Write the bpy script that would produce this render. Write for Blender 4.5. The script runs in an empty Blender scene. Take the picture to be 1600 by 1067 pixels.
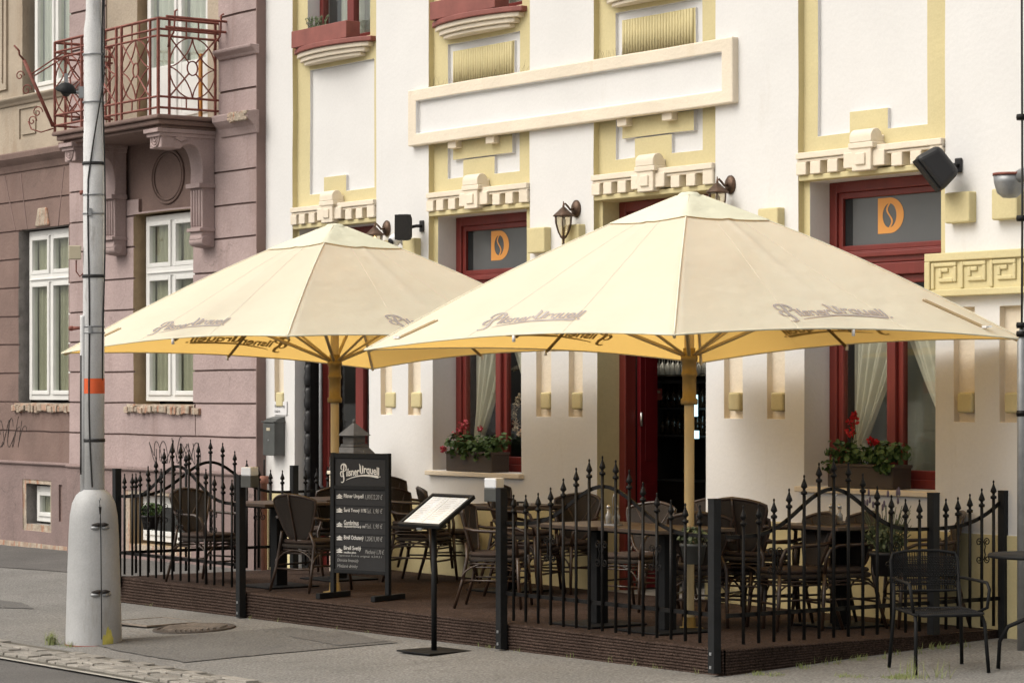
import bpy, bmesh, math, random
from mathutils import Vector, Matrix, noise
R_ = math.radians
random.seed(7)
S = bpy.context.scene
COL = S.collection
# ---------------------------------------------------------------- camera
cd = bpy.data.cameras.new('camera'); cam = bpy.data.objects.new('camera', cd); COL.objects.link(cam)
cd.sensor_width = 36; cd.lens = 93.4; cd.shift_x = 0.0; cd.shift_y = 0.049
cd.clip_start = .1; cd.clip_end = 2000
cam.location = (19.51, -14.10, 1.9); cam.rotation_euler = (R_(90), 0, R_(54.13))
cd.dof.use_dof = True; cd.dof.focus_distance = 20.5; cd.dof.aperture_fstop = 11
S.camera = cam
# ---------------------------------------------------------------- light
SUN_EL, SUN_AZ = 50, 195            # azimuth of the sun seen from above, degrees from +Y clockwise
w = bpy.data.worlds.new('World'); S.world = w; w.use_nodes = True
nt = w.node_tree; sky = nt.nodes.new('ShaderNodeTexSky'); sky.sky_type = 'NISHITA'; sky.sun_disc = False
sky.sun_elevation = R_(SUN_EL); sky.sun_rotation = R_(SUN_AZ); sky.air_density = 1.0; sky.dust_density = 6.0; sky.ozone_density = .6
hs = nt.nodes.new('ShaderNodeHueSaturation'); hs.inputs['Saturation'].default_value = .26
nt.links.new(sky.outputs[0], hs.inputs['Color'])
tn = nt.nodes.new('ShaderNodeMixRGB'); tn.blend_type = 'MULTIPLY'; tn.inputs[0].default_value = 1; tn.inputs[2].default_value = (1, .975, .93, 1); nt.links.new(hs.outputs[0], tn.inputs[1])
nt.links.new(tn.outputs[0], nt.nodes['Background'].inputs[0]); nt.nodes['Background'].inputs[1].default_value = .15
sl = bpy.data.lights.new('sun', 'SUN'); sl.energy = 1.2; sl.angle = R_(60); sl.color = (1, .93, .80)
so = bpy.data.objects.new('sun', sl); COL.objects.link(so)
az = R_(SUN_AZ); el = R_(SUN_EL)
sd = Vector((math.sin(az)*math.cos(el), math.cos(az)*math.cos(el), math.sin(el)))
so.rotation_euler = sd.to_track_quat('Z', 'Y').to_euler()
S.view_settings.view_transform = 'Standard'; S.view_settings.look = 'None'; S.view_settings.exposure = 0.18; S.view_settings.gamma = 1

# ---------------------------------------------------------------- materials
def mat(name, col, rough=.8, var=.12, vs=1.5, bump=0., bs=40., metal=0., spec=.5, col2=None, fine=0., stain=None, stretch=(1, 1, 1), aniso=None):
    m = bpy.data.materials.new(name); m.use_nodes = True; t = m.node_tree; b = t.nodes['Principled BSDF']
    L = t.links.new; N = t.nodes.new
    tc = N('ShaderNodeTexCoord'); mp = N('ShaderNodeMapping'); L(tc.outputs['Object'], mp.inputs[0]); mp.inputs['Scale'].default_value = stretch
    n1 = N('ShaderNodeTexNoise'); n1.inputs['Scale'].default_value = vs; n1.inputs['Detail'].default_value = 6; n1.inputs['Roughness'].default_value = .62
    L(mp.outputs[0], n1.inputs['Vector'])
    rp = N('ShaderNodeValToRGB'); L(n1.outputs[0], rp.inputs[0])
    c2 = col2 or [c*(1-var*2) for c in col]
    rp.color_ramp.elements[0].position = .3; rp.color_ramp.elements[0].color = (*c2, 1)
    rp.color_ramp.elements[1].position = .68; rp.color_ramp.elements[1].color = (*[min(1, c*(1+var*.5)) for c in col], 1)
    out = rp.outputs[0]
    if fine:
        n2 = N('ShaderNodeTexNoise'); n2.inputs['Scale'].default_value = bs*2; n2.inputs['Detail'].default_value = 3
        L(tc.outputs['Object'], n2.inputs['Vector'])
        mr = N('ShaderNodeMapRange'); L(n2.outputs[0], mr.inputs[0]); mr.inputs[1].default_value = .3; mr.inputs[2].default_value = .7
        mr.inputs[3].default_value = 1-fine; mr.inputs[4].default_value = 1+fine
        mx = N('ShaderNodeMixRGB'); mx.blend_type = 'MULTIPLY'; mx.inputs[0].default_value = 1; L(out, mx.inputs[1]); L(mr.outputs[0], mx.inputs[2]); out = mx.outputs[0]
    if stain:
        scol, sscale, thr, strg = stain
        n3 = N('ShaderNodeTexNoise'); n3.inputs['Scale'].default_value = sscale; n3.inputs['Detail'].default_value = 8; n3.inputs['Roughness'].default_value = .7
        mp2 = N('ShaderNodeMapping'); mp2.inputs['Scale'].default_value = (1.5, 1.5, .25); L(tc.outputs['Object'], mp2.inputs[0]); L(mp2.outputs[0], n3.inputs['Vector'])
        r3 = N('ShaderNodeMapRange'); L(n3.outputs[0], r3.inputs[0]); r3.inputs[1].default_value = thr; r3.inputs[2].default_value = thr+.12; r3.inputs[3].default_value = 0; r3.inputs[4].default_value = strg
        m3 = N('ShaderNodeMixRGB'); L(r3.outputs[0], m3.inputs[0]); L(out, m3.inputs[1]); m3.inputs[2].default_value = (*scol, 1); out = m3.outputs[0]
    L(out, b.inputs['Base Color'])
    b.inputs['Roughness'].default_value = rough; b.inputs['Metallic'].default_value = metal; b.inputs['Specular IOR Level'].default_value = spec
    if bump:
        n4 = N('ShaderNodeTexNoise'); n4.inputs['Scale'].default_value = bs; n4.inputs['Detail'].default_value = 5; L(mp.outputs[0], n4.inputs['Vector'])
        bp = N('ShaderNodeBump'); bp.inputs['Strength'].default_value = bump; bp.inputs['Distance'].default_value = .02; L(n4.outputs[0], bp.inputs['Height']); L(bp.outputs[0], b.inputs['Normal'])
    return m
def cracks(m, sc, thr, k):
    t = m.node_tree; b = t.nodes['Principled BSDF']; L = t.links.new; N = t.nodes.new; src = b.inputs['Base Color'].links[0].from_socket
    tc = N('ShaderNodeTexCoord'); n = N('ShaderNodeTexNoise'); n.inputs['Scale'].default_value = 2.5; n.inputs['Detail'].default_value = 6; L(tc.outputs['Object'], n.inputs['Vector'])
    mx = N('ShaderNodeMixRGB'); mx.inputs[0].default_value = .5; L(tc.outputs['Object'], mx.inputs[1]); L(n.outputs['Color'], mx.inputs[2])
    v = N('ShaderNodeTexVoronoi'); v.feature = 'DISTANCE_TO_EDGE'; v.inputs['Scale'].default_value = sc; L(mx.outputs[0], v.inputs['Vector'])
    r = N('ShaderNodeMapRange'); L(v.outputs['Distance'], r.inputs[0]); r.inputs[1].default_value = 0; r.inputs[2].default_value = thr; r.inputs[3].default_value = k; r.inputs[4].default_value = 0
    n2 = N('ShaderNodeTexNoise'); n2.inputs['Scale'].default_value = .9; L(tc.outputs['Object'], n2.inputs['Vector']); r2 = N('ShaderNodeMapRange'); L(n2.outputs[0], r2.inputs[0]); r2.inputs[1].default_value = .48; r2.inputs[2].default_value = .6
    ml = N('ShaderNodeMath'); ml.operation = 'MULTIPLY'; L(r.outputs[0], ml.inputs[0]); L(r2.outputs[0], ml.inputs[1])
    m3 = N('ShaderNodeMixRGB'); L(ml.outputs[0], m3.inputs[0]); L(src, m3.inputs[1]); m3.inputs[2].default_value = (.05, .045, .04, 1); L(m3.outputs[0], b.inputs['Base Color'])
def emis(name, col, s):
    m = mat(name, col); b = m.node_tree.nodes['Principled BSDF']; b.inputs['Emission Color'].default_value = (*col, 1); b.inputs['Emission Strength'].default_value = s; return m
def glass(name, tint=(.8, .85, .82), refl=1.6, rough=.02, minr=.04):
    m = bpy.data.materials.new(name); m.use_nodes = True; t = m.node_tree; t.nodes.clear(); L = t.links.new; N = t.nodes.new
    o = N('ShaderNodeOutputMaterial'); mx = N('ShaderNodeMixShader'); tr = N('ShaderNodeBsdfTransparent'); tr.inputs[0].default_value = (*tint, 1)
    gl = N('ShaderNodeBsdfGlossy'); gl.inputs['Roughness'].default_value = rough; gl.inputs[0].default_value = (.95, .97, 1, 1)
    lw = N('ShaderNodeLayerWeight'); lw.inputs[0].default_value = .5; fr = N('ShaderNodeMath'); fr.operation = 'POWER'; L(lw.outputs['Facing'], fr.inputs[0]); fr.inputs[1].default_value = 4.
    n = N('ShaderNodeTexNoise'); n.inputs['Scale'].default_value = 1.6; bp = N('ShaderNodeBump'); bp.inputs['Strength'].default_value = .04; L(n.outputs[0], bp.inputs['Height']); L(bp.outputs[0], gl.inputs['Normal'])
    ma = N('ShaderNodeMath'); ma.operation = 'MULTIPLY_ADD'; L(fr.outputs[0], ma.inputs[0]); ma.inputs[1].default_value = refl; ma.inputs[2].default_value = minr
    L(ma.outputs[0], mx.inputs[0]); L(tr.outputs[0], mx.inputs[1]); L(gl.outputs[0], mx.inputs[2]); L(mx.outputs[0], o.inputs[0])
    return m
def cloth(name, col, tcol, k=.45, wr=.25, under=None, glow=None):
    m = bpy.data.materials.new(name); m.use_nodes = True; t = m.node_tree; t.nodes.clear(); L = t.links.new; N = t.nodes.new
    o = N('ShaderNodeOutputMaterial'); mx = N('ShaderNodeMixShader'); mx.inputs[0].default_value = k
    tc = N('ShaderNodeTexCoord'); n = N('ShaderNodeTexNoise'); n.inputs['Scale'].default_value = 2.2; n.inputs['Detail'].default_value = 5; L(tc.outputs['Object'], n.inputs['Vector'])
    rp = N('ShaderNodeValToRGB'); L(n.outputs[0], rp.inputs[0]); rp.color_ramp.elements[0].position = .3; rp.color_ramp.elements[0].color = (*[c*.93 for c in col], 1); rp.color_ramp.elements[1].position = .7; rp.color_ramp.elements[1].color = (*col, 1)
    d = N('ShaderNodeBsdfDiffuse'); L(rp.outputs[0], d.inputs[0])
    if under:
        ge = N('ShaderNodeNewGeometry'); mu = N('ShaderNodeMixRGB'); L(ge.outputs['Backfacing'], mu.inputs[0]); L(rp.outputs[0], mu.inputs[1]); mu.inputs[2].default_value = (*under, 1); L(mu.outputs[0], d.inputs[0])  # back faces take an ochre that stands for sunlight through the cloth
    tl = N('ShaderNodeBsdfTranslucent'); tl.inputs[0].default_value = (*tcol, 1)
    n2 = N('ShaderNodeTexNoise'); n2.inputs['Scale'].default_value = 3.5; n2.inputs['Detail'].default_value = 3; mp = N('ShaderNodeMapping'); mp.inputs['Scale'].default_value = (1, 1, 2.5); L(tc.outputs['Object'], mp.inputs[0]); L(mp.outputs[0], n2.inputs['Vector'])
    bp = N('ShaderNodeBump'); bp.inputs['Strength'].default_value = wr; bp.inputs['Distance'].default_value = .05; L(n2.outputs[0], bp.inputs['Height']); L(bp.outputs[0], d.inputs['Normal'])
    L(d.outputs[0], mx.inputs[1]); L(tl.outputs[0], mx.inputs[2]); L(mx.outputs[0], o.inputs[0])
    if glow:  # extra warm transmission added on top of the mix
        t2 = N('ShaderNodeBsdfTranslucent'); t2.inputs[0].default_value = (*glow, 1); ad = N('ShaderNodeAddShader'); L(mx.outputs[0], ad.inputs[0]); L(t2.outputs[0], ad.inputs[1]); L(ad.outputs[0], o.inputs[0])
    return m
def weave(name, col, col2, scale, rough=.55):
    m = mat(name, col, rough, .2, 8); t = m.node_tree; b = t.nodes['Principled BSDF']; L = t.links.new; N = t.nodes.new
    tc = N('ShaderNodeTexCoord'); mp = N('ShaderNodeMapping'); L(tc.outputs['Object'], mp.inputs[0]); mp.inputs['Scale'].default_value = (scale, scale, scale)
    ws = []
    for d in ('X', 'Z'):
        wv = N('ShaderNodeTexWave'); wv.bands_direction = d; wv.inputs['Scale'].default_value = 1; wv.inputs['Distortion'].default_value = .8; L(mp.outputs[0], wv.inputs['Vector']); ws.append(wv)
    ml = N('ShaderNodeMath'); ml.operation = 'MULTIPLY'; L(ws[0].outputs['Fac'], ml.inputs[0]); L(ws[1].outputs['Fac'], ml.inputs[1])
    r = N('ShaderNodeValToRGB'); L(ml.outputs[0], r.inputs[0]); r.color_ramp.elements[0].color = (*col2, 1); r.color_ramp.elements[1].color = (*col, 1); r.color_ramp.elements[1].position = .5
    L(r.outputs[0], b.inputs['Base Color'])
    bp = N('ShaderNodeBump'); bp.inputs['Strength'].default_value = .6; bp.inputs['Distance'].default_value = .01; L(ml.outputs[0], bp.inputs['Height']); L(bp.outputs[0], b.inputs['Normal'])
    return m
M = {}
M['white'] = mat('white_plaster', (.69, .685, .68), .9, .035, .8, .10, 22, fine=.02, stain=((.52, .49, .44), 1.6, .60, .30))
M['yellow'] = mat('yellow_plaster', (.60, .525, .30), .9, .06, 1.2, .15, 25, fine=.03, stain=((.45, .38, .20), 1.7, .62, .3))
M['cream'] = mat('cream_stucco', (.74, .66, .54), .85, .05, 2, .2, 30, fine=.02, stain=((.6, .5, .36), 3, .6, .3))
M['purple'] = mat('mauve_render', (.41, .315, .305), .92, .14, 1.1, .35, 30, fine=.07, stain=((.24, .165, .15), 1.5, .55, .5))
M['brown'] = mat('brown_render', (.215, .145, .125), .92, .16, 1.1, .35, 30, fine=.08, stain=((.16, .10, .085), 1.5, .55, .5))
M['beige'] = mat('beige_render', (.43, .36, .28), .92, .12, 1.2, .35, 30, fine=.06, stain=((.3, .22, .15), 1.5, .55, .5))
M['groove'] = mat('dark_mauve_render', (.23, .16, .145), .95)
M['plinth'] = mat('mauve_plinth', (.24, .175, .165), .93, .15, 1.3, .4, 24, fine=.08, stain=((.4, .34, .25), 1.3, .66, .5))
M['crumb'] = mat('bare_plaster', (.44, .37, .295), .95, .2, 8, .8, 30, fine=.1, stain=((.38, .16, .09), 9, .5, .8))
M['red'] = mat('red_painted_wood', (.17, .025, .020), .42, .1, 6, .1, 30, stretch=(1, 1, .2))
M['redleaf'] = mat('dark_red_wood', (.12, .006, .009), .4, .1, 5)
M['upvc'] = mat('white_window_plastic', (.74, .74, .72), .35, .04, 3)
M['pane'] = glass('cafe_glass', (.92, .92, .88), 1.0, .01, .035)
M['caseglass'] = glass('menu_case_glass', (.95, .96, .97), .35, .02, .01)
M['tpane'] = glass('townhouse_glass', (.93, .95, .92), 1.0, .01, .05)
M['greyfilm'] = mat('grey_window_film', (.10, .105, .11), .18, .08, 1, spec=.8)
M['orange'] = mat('orange_lettering', (.72, .32, .075), .5, .03)
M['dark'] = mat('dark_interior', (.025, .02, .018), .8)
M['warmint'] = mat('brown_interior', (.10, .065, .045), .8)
M['iron'] = mat('black_wrought_iron', (.006, .0055, .0055), .5, .2, 20, .15, 60, spec=.22)
M['rustred'] = mat('red_oxide_iron', (.23, .075, .055), .7, .3, 12, .2, 60, col2=(.13, .035, .025))
M['pole'] = mat('grey_white_painted_steel', (.68, .685, .69), .6, .09, 2.2, .12, 50, fine=.08, stain=((.24, .22, .20), 7, .58, .6))
M['polebase'] = mat('light_grey_painted_steel', (.43, .435, .44), .55, .1, 1.6, .15, 40, fine=.06, stain=((.28, .26, .22), 5, .60, .6))
M['bandorange'] = mat('orange_red_band', (.75, .12, .03), .6, .08, 8)
M['yelpaint'] = mat('faded_yellow_paint', (.62, .55, .12), .7, .2, 9)
M['rubber'] = mat('black_rubber', (.015, .015, .016), .6)
M['carpet'] = mat('brown_carpet', (.062, .042, .034), .98, .15, 3, 1., 40, fine=.65, spec=.1)
M['asphalt'] = mat('asphalt', (.115, .11, .105), .93, .12, .9, .6, 40, fine=.4, stain=((.085, .08, .077), .9, .56, .5))
M['pave'] = mat('worn_pavement_asphalt', (.188, .182, .172), .93, .12, .8, .7, 30, fine=.45, stain=((.15, .14, .13), .8, .55, .5))
M['patch'] = mat('newer_asphalt', (.125, .121, .115), .93, .1, 1.3, .7, 30, fine=.45, stain=((.1, .1, .095), 1.1, .58, .4))
M['stone'] = mat('granite_setts', (.29, .27, .24), .85, .1, 2.6, .4, 60, fine=.15)
cracks(M['pave'], .8, .008, .4); cracks(M['asphalt'], .7, .008, .4); cracks(M['patch'], 1.1, .010, .6); cracks(M['purple'], .55, .003, .35); cracks(M['brown'], .6, .003, .35); cracks(M['plinth'], 1.2, .008, .6)
_t = M['stone'].node_tree; _b = _t.nodes['Principled BSDF']; _l = _b.inputs['Base Color'].links[0].from_socket; _g = _t.nodes.new('ShaderNodeNewGeometry'); _r = _t.nodes.new('ShaderNodeMapRange'); _r.inputs[3].default_value = .72; _r.inputs[4].default_value = 1.15; _m = _t.nodes.new('ShaderNodeMixRGB'); _m.blend_type = 'MULTIPLY'; _m.inputs[0].default_value = 1
_t.links.new(_g.outputs['Random Per Island'], _r.inputs[0]); _t.links.new(_l, _m.inputs[1]); _t.links.new(_r.outputs[0], _m.inputs[2]); _t.links.new(_m.outputs[0], _b.inputs['Base Color'])
M['grout'] = mat('joint_dirt', (.12, .11, .09), .95, .2, 5, .4, 60, fine=.2)
M['castiron'] = mat('cast_iron_cover', (.24, .20, .165), .6, .25, 8, .3, 60)
M['irondark'] = mat('dark_cast_iron', (.07, .055, .045), .7, .2, 8)
M['kerbline'] = mat('worn_pale_edge', (.42, .40, .36), .9, .25, 6, .3, 60, fine=.15)
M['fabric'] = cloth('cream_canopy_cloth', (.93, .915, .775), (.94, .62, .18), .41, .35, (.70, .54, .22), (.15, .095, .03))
M['capcloth'] = cloth('cream_cap_cloth', (.74, .735, .585), (.8, .7, .4), .06, .5)
M['hem'] = mat('cream_hem_tape', (.80, .75, .58), .8)
M['inkgrey'] = mat('faded_grey_print', (.42, .37, .34), .9, .1, 6)
M['inkbrown'] = mat('show_through_print', (.60, .40, .11), .9, .1, 6)
M['goldpole'] = mat('champagne_aluminium', (.60, .47, .25), .45, .08, 2, spec=.5)
M['brass'] = mat('bronzed_fitting', (.28, .19, .06), .45, .12, 6, metal=.3)
M['strap'] = mat('tan_strap', (.45, .33, .18), .8)
M['chrome'] = mat('steel_buckle', (.55, .55, .55), .3, .05, metal=.9)
M['rattan'] = weave('brown_woven_rattan', (.052, .037, .028), (.02, .014, .011), 95)
M['bamboo'] = mat('dark_bamboo_tube', (.05, .028, .018), .35, .3, 9, .15, 40, spec=.6)
M['cushion'] = mat('brown_seat_cushion', (.045, .027, .02), .8, .15, 9, .3, 90, fine=.1)
M['tabletop'] = mat('brown_laminate_top', (.085, .06, .045), .4, .12, 6, .05, 30, stretch=(1, 6, 1))
M['blackmetal'] = mat('black_powder_coat', (.010, .0105, .0115), .6, .15, 10, .1, 60, spec=.2)
M['greyframe'] = mat('charcoal_painted_frame', (.014, .015, .0165), .6, .12, 10, .1, 60, spec=.22)
M['board'] = mat('chalkboard', (.016, .016, .018), .6, .2, 4, fine=.1)
M['chalk'] = mat('chalk_white', (.86, .85, .82), .9, .1, 30)
M['chalkgrey'] = mat('faint_chalk', (.40, .40, .39), .9, .2, 40)
M['paper'] = mat('menu_paper', (.86, .87, .88), .25, .1, 5, spec=.8)
M['bronze'] = mat('aged_bronze', (.13, .08, .055), .45, .3, 20, .2, 60, metal=.6)
M['lampglass'] = glass('lamp_glass', (.85, .8, .68), 1.5, .05, .1)
M['plasticblack'] = mat('black_plastic', (.014, .014, .016), .5, .1)
M['speakgrille'] = mat('speaker_grille', (.012, .011, .010), .75, .2, 40, .6, 300)
M['whiteplastic'] = mat('white_plastic', (.72, .72, .73), .4, .03)
M['opal'] = mat('opal_shade', (.78, .82, .88), .35, .03)
M['boxgrey'] = mat('mailbox_grey', (.075, .08, .078), .4, .12, 8)
M['labelcream'] = mat('cream_label', (.5, .44, .32), .7)
M['pink'] = mat('pink_red_sign', (.45, .09, .08), .6)
M['terracotta'] = mat('terracotta_pipe', (.26, .11, .075), .8, .15, 8, .2, 50)
M['leaf'] = mat('green_leaves', (.06, .115, .028), .6, .3, 30, col2=(.03, .07, .015))
M['leaf2'] = mat('grey_green_leaves', (.10, .13, .06), .6, .3, 30)
M['grass'] = mat('grass', (.12, .17, .045), .7, .3, 20, col2=(.2, .19, .08))
M['petalr'] = mat('red_petals', (.55, .012, .02), .6, .2, 30)
M['lanternmetal'] = mat('weathered_dark_metal', (.075, .07, .066), .7, .2, 12, .2, 60)
M['rustyellow'] = mat('rusty_ochre_board', (.50, .22, .05), .8, .25, 7)
M['petalp'] = mat('pink_petals', (.62, .09, .13), .6, .2, 30)
M['lavender'] = mat('faded_lavender', (.14, .11, .15), .8)
M['basket'] = weave('brown_woven_planter', (.15, .115, .095), (.04, .03, .025), 130)
M['curtain'] = cloth('sheer_curtain', (.85, .85, .80), (.8, .8, .75), .35, .3)
M['net'] = cloth('grey_net_curtain', (.50, .48, .38), (.3, .3, .25), .2, .3)
M['backsheet'] = cloth('grey_green_backing', (.40, .43, .42), (.3, .32, .32), .3, .3)
M['tan'] = mat('tan_reveal', (.38, .28, .17), .9, .15, 3, fine=.05, bump=.2)
M['greyplaster'] = mat('grey_patched_plaster', (.27, .25, .235), .95, .2, 5, .4, 40, fine=.1)
M['bottle'] = mat('bottle_glass', (.06, .035, .02), .1, .3, 30, spec=1)
M['clearglass'] = mat('hanging_glassware', (.30, .30, .29), .08, .1, spec=1)
M['barwhite'] = mat('white_bar_fascia', (.62, .62, .56), .5)
M['led'] = emis('lit_bar_strip', (.45, .75, .85), 2.2)
M['fasciafill'] = emis('added_fascia_light', (1, .9, .7), 5)
M['bulb'] = emis('warm_bulb', (1, .72, .38), 3.5)
M['zinc'] = mat('galvanised_steel', (.30, .31, .32), .45, .1, 12, metal=.5)
M['copper'] = mat('red_metal_flashing', (.26, .085, .07), .6, .12, 6)
M['wire'] = mat('rusty_wire', (.16, .11, .08), .7)
M['graf'] = mat('black_spray_paint', (.035, .03, .03), .8)
M['roof'] = mat('roof_tile', (.3, .12, .08), .9, .15, 4)

# ---------------------------------------------------------------- projection numbers (used to read positions off real planes)
FW = Vector((-.8104, .5858)); RT = Vector((.5858, .8104)); CP = Vector((19.51, -14.10)); FPX = 4150.
def onY(u, v, y=0.):
    d = FW + RT*((u-800)/FPX); t = (y-CP.y)/d.y; return CP.x+t*d.x, 1.9+(612-v)*t/FPX
def onX(u, v, x):
    d = FW + RT*((u-800)/FPX); t = (x-CP.x)/d.x; return CP.y+t*d.y, 1.9+(612-v)*t/FPX
def onZ(u, v, z):
    t = (1.9-z)*FPX/(v-612); d = FW + RT*((u-800)/FPX); return CP.x+t*d.x, CP.y+t*d.y
def gz(x, y): return .0071*(max(-30, min(x, 12))-6) + .045*(max(y, -5.3)+2.6) if y < 6 else .0071*(max(-30, min(x, 12))-6)+.387
DZ = .185        # deck level

# ---------------------------------------------------------------- mesh builder
class MB:
    def __init__(s): s.v = []; s.f = []; s.m = []; s.sm = []
    def add(s, vs, fs, mi=0, smooth=False):
        o = len(s.v); s.v += [tuple(p) for p in vs]
        for f in fs: s.f.append([i+o for i in f]); s.m.append(mi); s.sm.append(smooth)
        return s
    def box(s, x0, y0, z0, x1, y1, z1, mi=0):
        vs = [(x0, y0, z0), (x1, y0, z0), (x1, y1, z0), (x0, y1, z0), (x0, y0, z1), (x1, y0, z1), (x1, y1, z1), (x0, y1, z1)]
        return s.add(vs, [(0, 3, 2, 1), (4, 5, 6, 7), (0, 1, 5, 4), (1, 2, 6, 5), (2, 3, 7, 6), (3, 0, 4, 7)], mi)
    def obox(s, c, ax, ay, az, mi=0):   # oriented box: centre, half axes
        c = Vector(c); ax = Vector(ax); ay = Vector(ay); az = Vector(az); vs = []
        for k in (-1, 1):
            for i, j in ((-1, -1), (1, -1), (1, 1), (-1, 1)): vs.append(c+ax*i+ay*j+az*k)
        return s.add(vs, [(0, 3, 2, 1), (4, 5, 6, 7), (0, 1, 5, 4), (1, 2, 6, 5), (2, 3, 7, 6), (3, 0, 4, 7)], mi)
    def prism(s, poly, fn, d0, d1, mi=0):  # poly 2-D; fn(a,b,d) -> point
        n = len(poly); vs = [fn(a, b, d0) for a, b in poly]+[fn(a, b, d1) for a, b in poly]
        return s.add(vs, [list(range(n))[::-1], list(range(n, 2*n))]+[(i, (i+1) % n, n+(i+1) % n, n+i) for i in range(n)], mi)
    def tube(s, pts, r, n=8, mi=0, closed=False, cap=True):
        P = [Vector(p) for p in pts]; N = len(P); rs = r if isinstance(r, (list, tuple)) else [r]*N
        T = []
        for i in range(N):
            if closed: d = P[(i+1) % N]-P[i-1]
            else: d = P[min(i+1, N-1)]-P[max(i-1, 0)]
            T.append(d.normalized() if d.length > 1e-9 else Vector((0, 0, 1)))
        u = T[0].orthogonal().normalized(); 
        if abs(T[0].z) > .9: u = Vector((1, 0, 0)); u = (u-T[0]*u.dot(T[0])).normalized()
        vs = []
        for i in range(N):
            u = (u-T[i]*u.dot(T[i])).normalized(); w_ = T[i].cross(u)
            for k in range(n):
                a = 2*math.pi*(k+.5)/n; vs.append(P[i]+(u*math.cos(a)+w_*math.sin(a))*rs[i])
        fs = []; L = N if closed else N-1
        for i in range(L):
            for k in range(n):
                a = i*n+k; b = i*n+(k+1) % n; j = (i+1) % N; c = j*n+(k+1) % n; d = j*n+k; fs.append((a, b, c, d))
        s.add(vs, fs, mi, n > 4)
        if cap and not closed:
            o = len(s.v)-N*n
            s.f.append([o+k for k in range(n)][::-1]); s.m.append(mi); s.sm.append(False)
            s.f.append([o+(N-1)*n+k for k in range(n)]); s.m.append(mi); s.sm.append(False)
        return s
    def lathe(s, prof, c=(0, 0, 0), n=16, mi=0, smooth=True, cap=True, sx=1, sy=1):
        c = Vector(c); vs = []
        for r, z in prof:
            for k in range(n):
                a = 2*math.pi*k/n; vs.append((c.x+r*sx*math.cos(a), c.y+r*sy*math.sin(a), c.z+z))
        fs = [(i*n+k, i*n+(k+1) % n, (i+1)*n+(k+1) % n, (i+1)*n+k) for i in range(len(prof)-1) for k in range(n)]
        s.add(vs, fs, mi, smooth)
        if cap:
            o = len(s.v)-len(vs); N = len(prof)
            s.f.append([o+k for k in range(n)][::-1]); s.m.append(mi); s.sm.append(False)
            s.f.append([o+(N-1)*n+k for k in range(n)]); s.m.append(mi); s.sm.append(False)
        return s
    def grid(s, fn, nu, nv, mi=0, smooth=True, flip=False):
        vs = [fn(i/nu, j/nv) for j in range(nv+1) for i in range(nu+1)]; fs = []
        for j in range(nv):
            for i in range(nu):
                a = j*(nu+1)+i; q = (a, a+1, a+nu+2, a+nu+1); fs.append(q[::-1] if flip else q)
        return s.add(vs, fs, mi, smooth)
    def xf(s, mtx): s.v = [tuple(mtx @ Vector(p)) for p in s.v]; return s
    def warp(s, fn): s.v = [tuple(fn(*p)) for p in s.v]; return s
    def build(s, name, mats, parent=None, bevel=0, seg=2, world=False, solid=0, merge=False):
        me = bpy.data.meshes.new(name); vs = s.v
        if world and parent is not None:
            l = parent_world(parent); vs = [(p[0]-l[0], p[1]-l[1], p[2]-l[2]) for p in vs]
        me.from_pydata(vs, [], s.f)
        mats = mats if isinstance(mats, (list, tuple)) else [mats]
        for m in mats: me.materials.append(M[m])
        me.polygons.foreach_set('material_index', s.m); me.polygons.foreach_set('use_smooth', s.sm)
        if merge:
            bm = bmesh.new(); bm.from_mesh(me); bmesh.ops.remove_doubles(bm, verts=bm.verts, dist=1e-5); bm.to_mesh(me); bm.free()
        me.update()
        o = bpy.data.objects.new(name, me); COL.objects.link(o)
        if parent is not None: o.parent = parent
        if bevel:
            b = o.modifiers.new('bevel', 'BEVEL'); b.width = bevel; b.segments = seg; b.limit_method = 'ANGLE'; b.angle_limit = R_(35)
        if solid:
            b = o.modifiers.new('solid', 'SOLIDIFY'); b.thickness = solid; b.offset = 0
        return o
def parent_world(o):
    l = Vector(o.location)
    while o.parent is not None: o = o.parent; l = l+Vector(o.location)
    return l
def split_build(mb, name, mats, parent=None, gap=.004, **k):     # one object for each separate piece
    par = list(range(len(mb.v)))
    def fd(a):
        while par[a] != a: par[a] = par[par[a]]; a = par[a]
        return a
    for f in mb.f:
        for b in f[1:]: par[fd(b)] = fd(f[0])
    comps = {}
    for i, f in enumerate(mb.f): comps.setdefault(fd(f[0]), []).append(i)
    gs = []
    for fl in comps.values():
        vi = {j for i in fl for j in mb.f[i]}; lo = [min(mb.v[j][q] for j in vi)-gap for q in range(3)]; hi = [max(mb.v[j][q] for j in vi)+gap for q in range(3)]; gs.append([lo, hi, fl])
    ch = True
    while ch:
        ch = False; out = []
        for g_ in gs:
            for h_ in out:
                if all(g_[0][q] <= h_[1][q] and h_[0][q] <= g_[1][q] for q in range(3)):
                    h_[0] = [min(a, b) for a, b in zip(g_[0], h_[0])]; h_[1] = [max(a, b) for a, b in zip(g_[1], h_[1])]; h_[2] = h_[2]+g_[2]; ch = True; break
            else: out.append(g_)
        gs = out
    res = []
    for lo, hi, fl in gs:
        m2 = MB(); mp = {}
        for i in fl:
            f = []
            for j in mb.f[i]:
                if j not in mp: mp[j] = len(m2.v); m2.v.append(mb.v[j])
                f.append(mp[j])
            m2.f.append(f); m2.m.append(mb.m[i]); m2.sm.append(mb.sm[i])
        res.append(m2.build(name, mats, parent, **k))
    return res
def tag(o, label, cat, group=None, kind=None):
    if label: o['label'] = label
    if cat: o['category'] = cat
    if group: o['group'] = group
    if kind: o['kind'] = kind
    return o
def thing(name, label, cat, loc=(0, 0, 0), rz=0, group=None):
    o = bpy.data.objects.new(name, None); COL.objects.link(o); o.location = loc; o.rotation_euler = (0, 0, rz); o.empty_display_size = .1
    return tag(o, label, cat, group)
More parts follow.
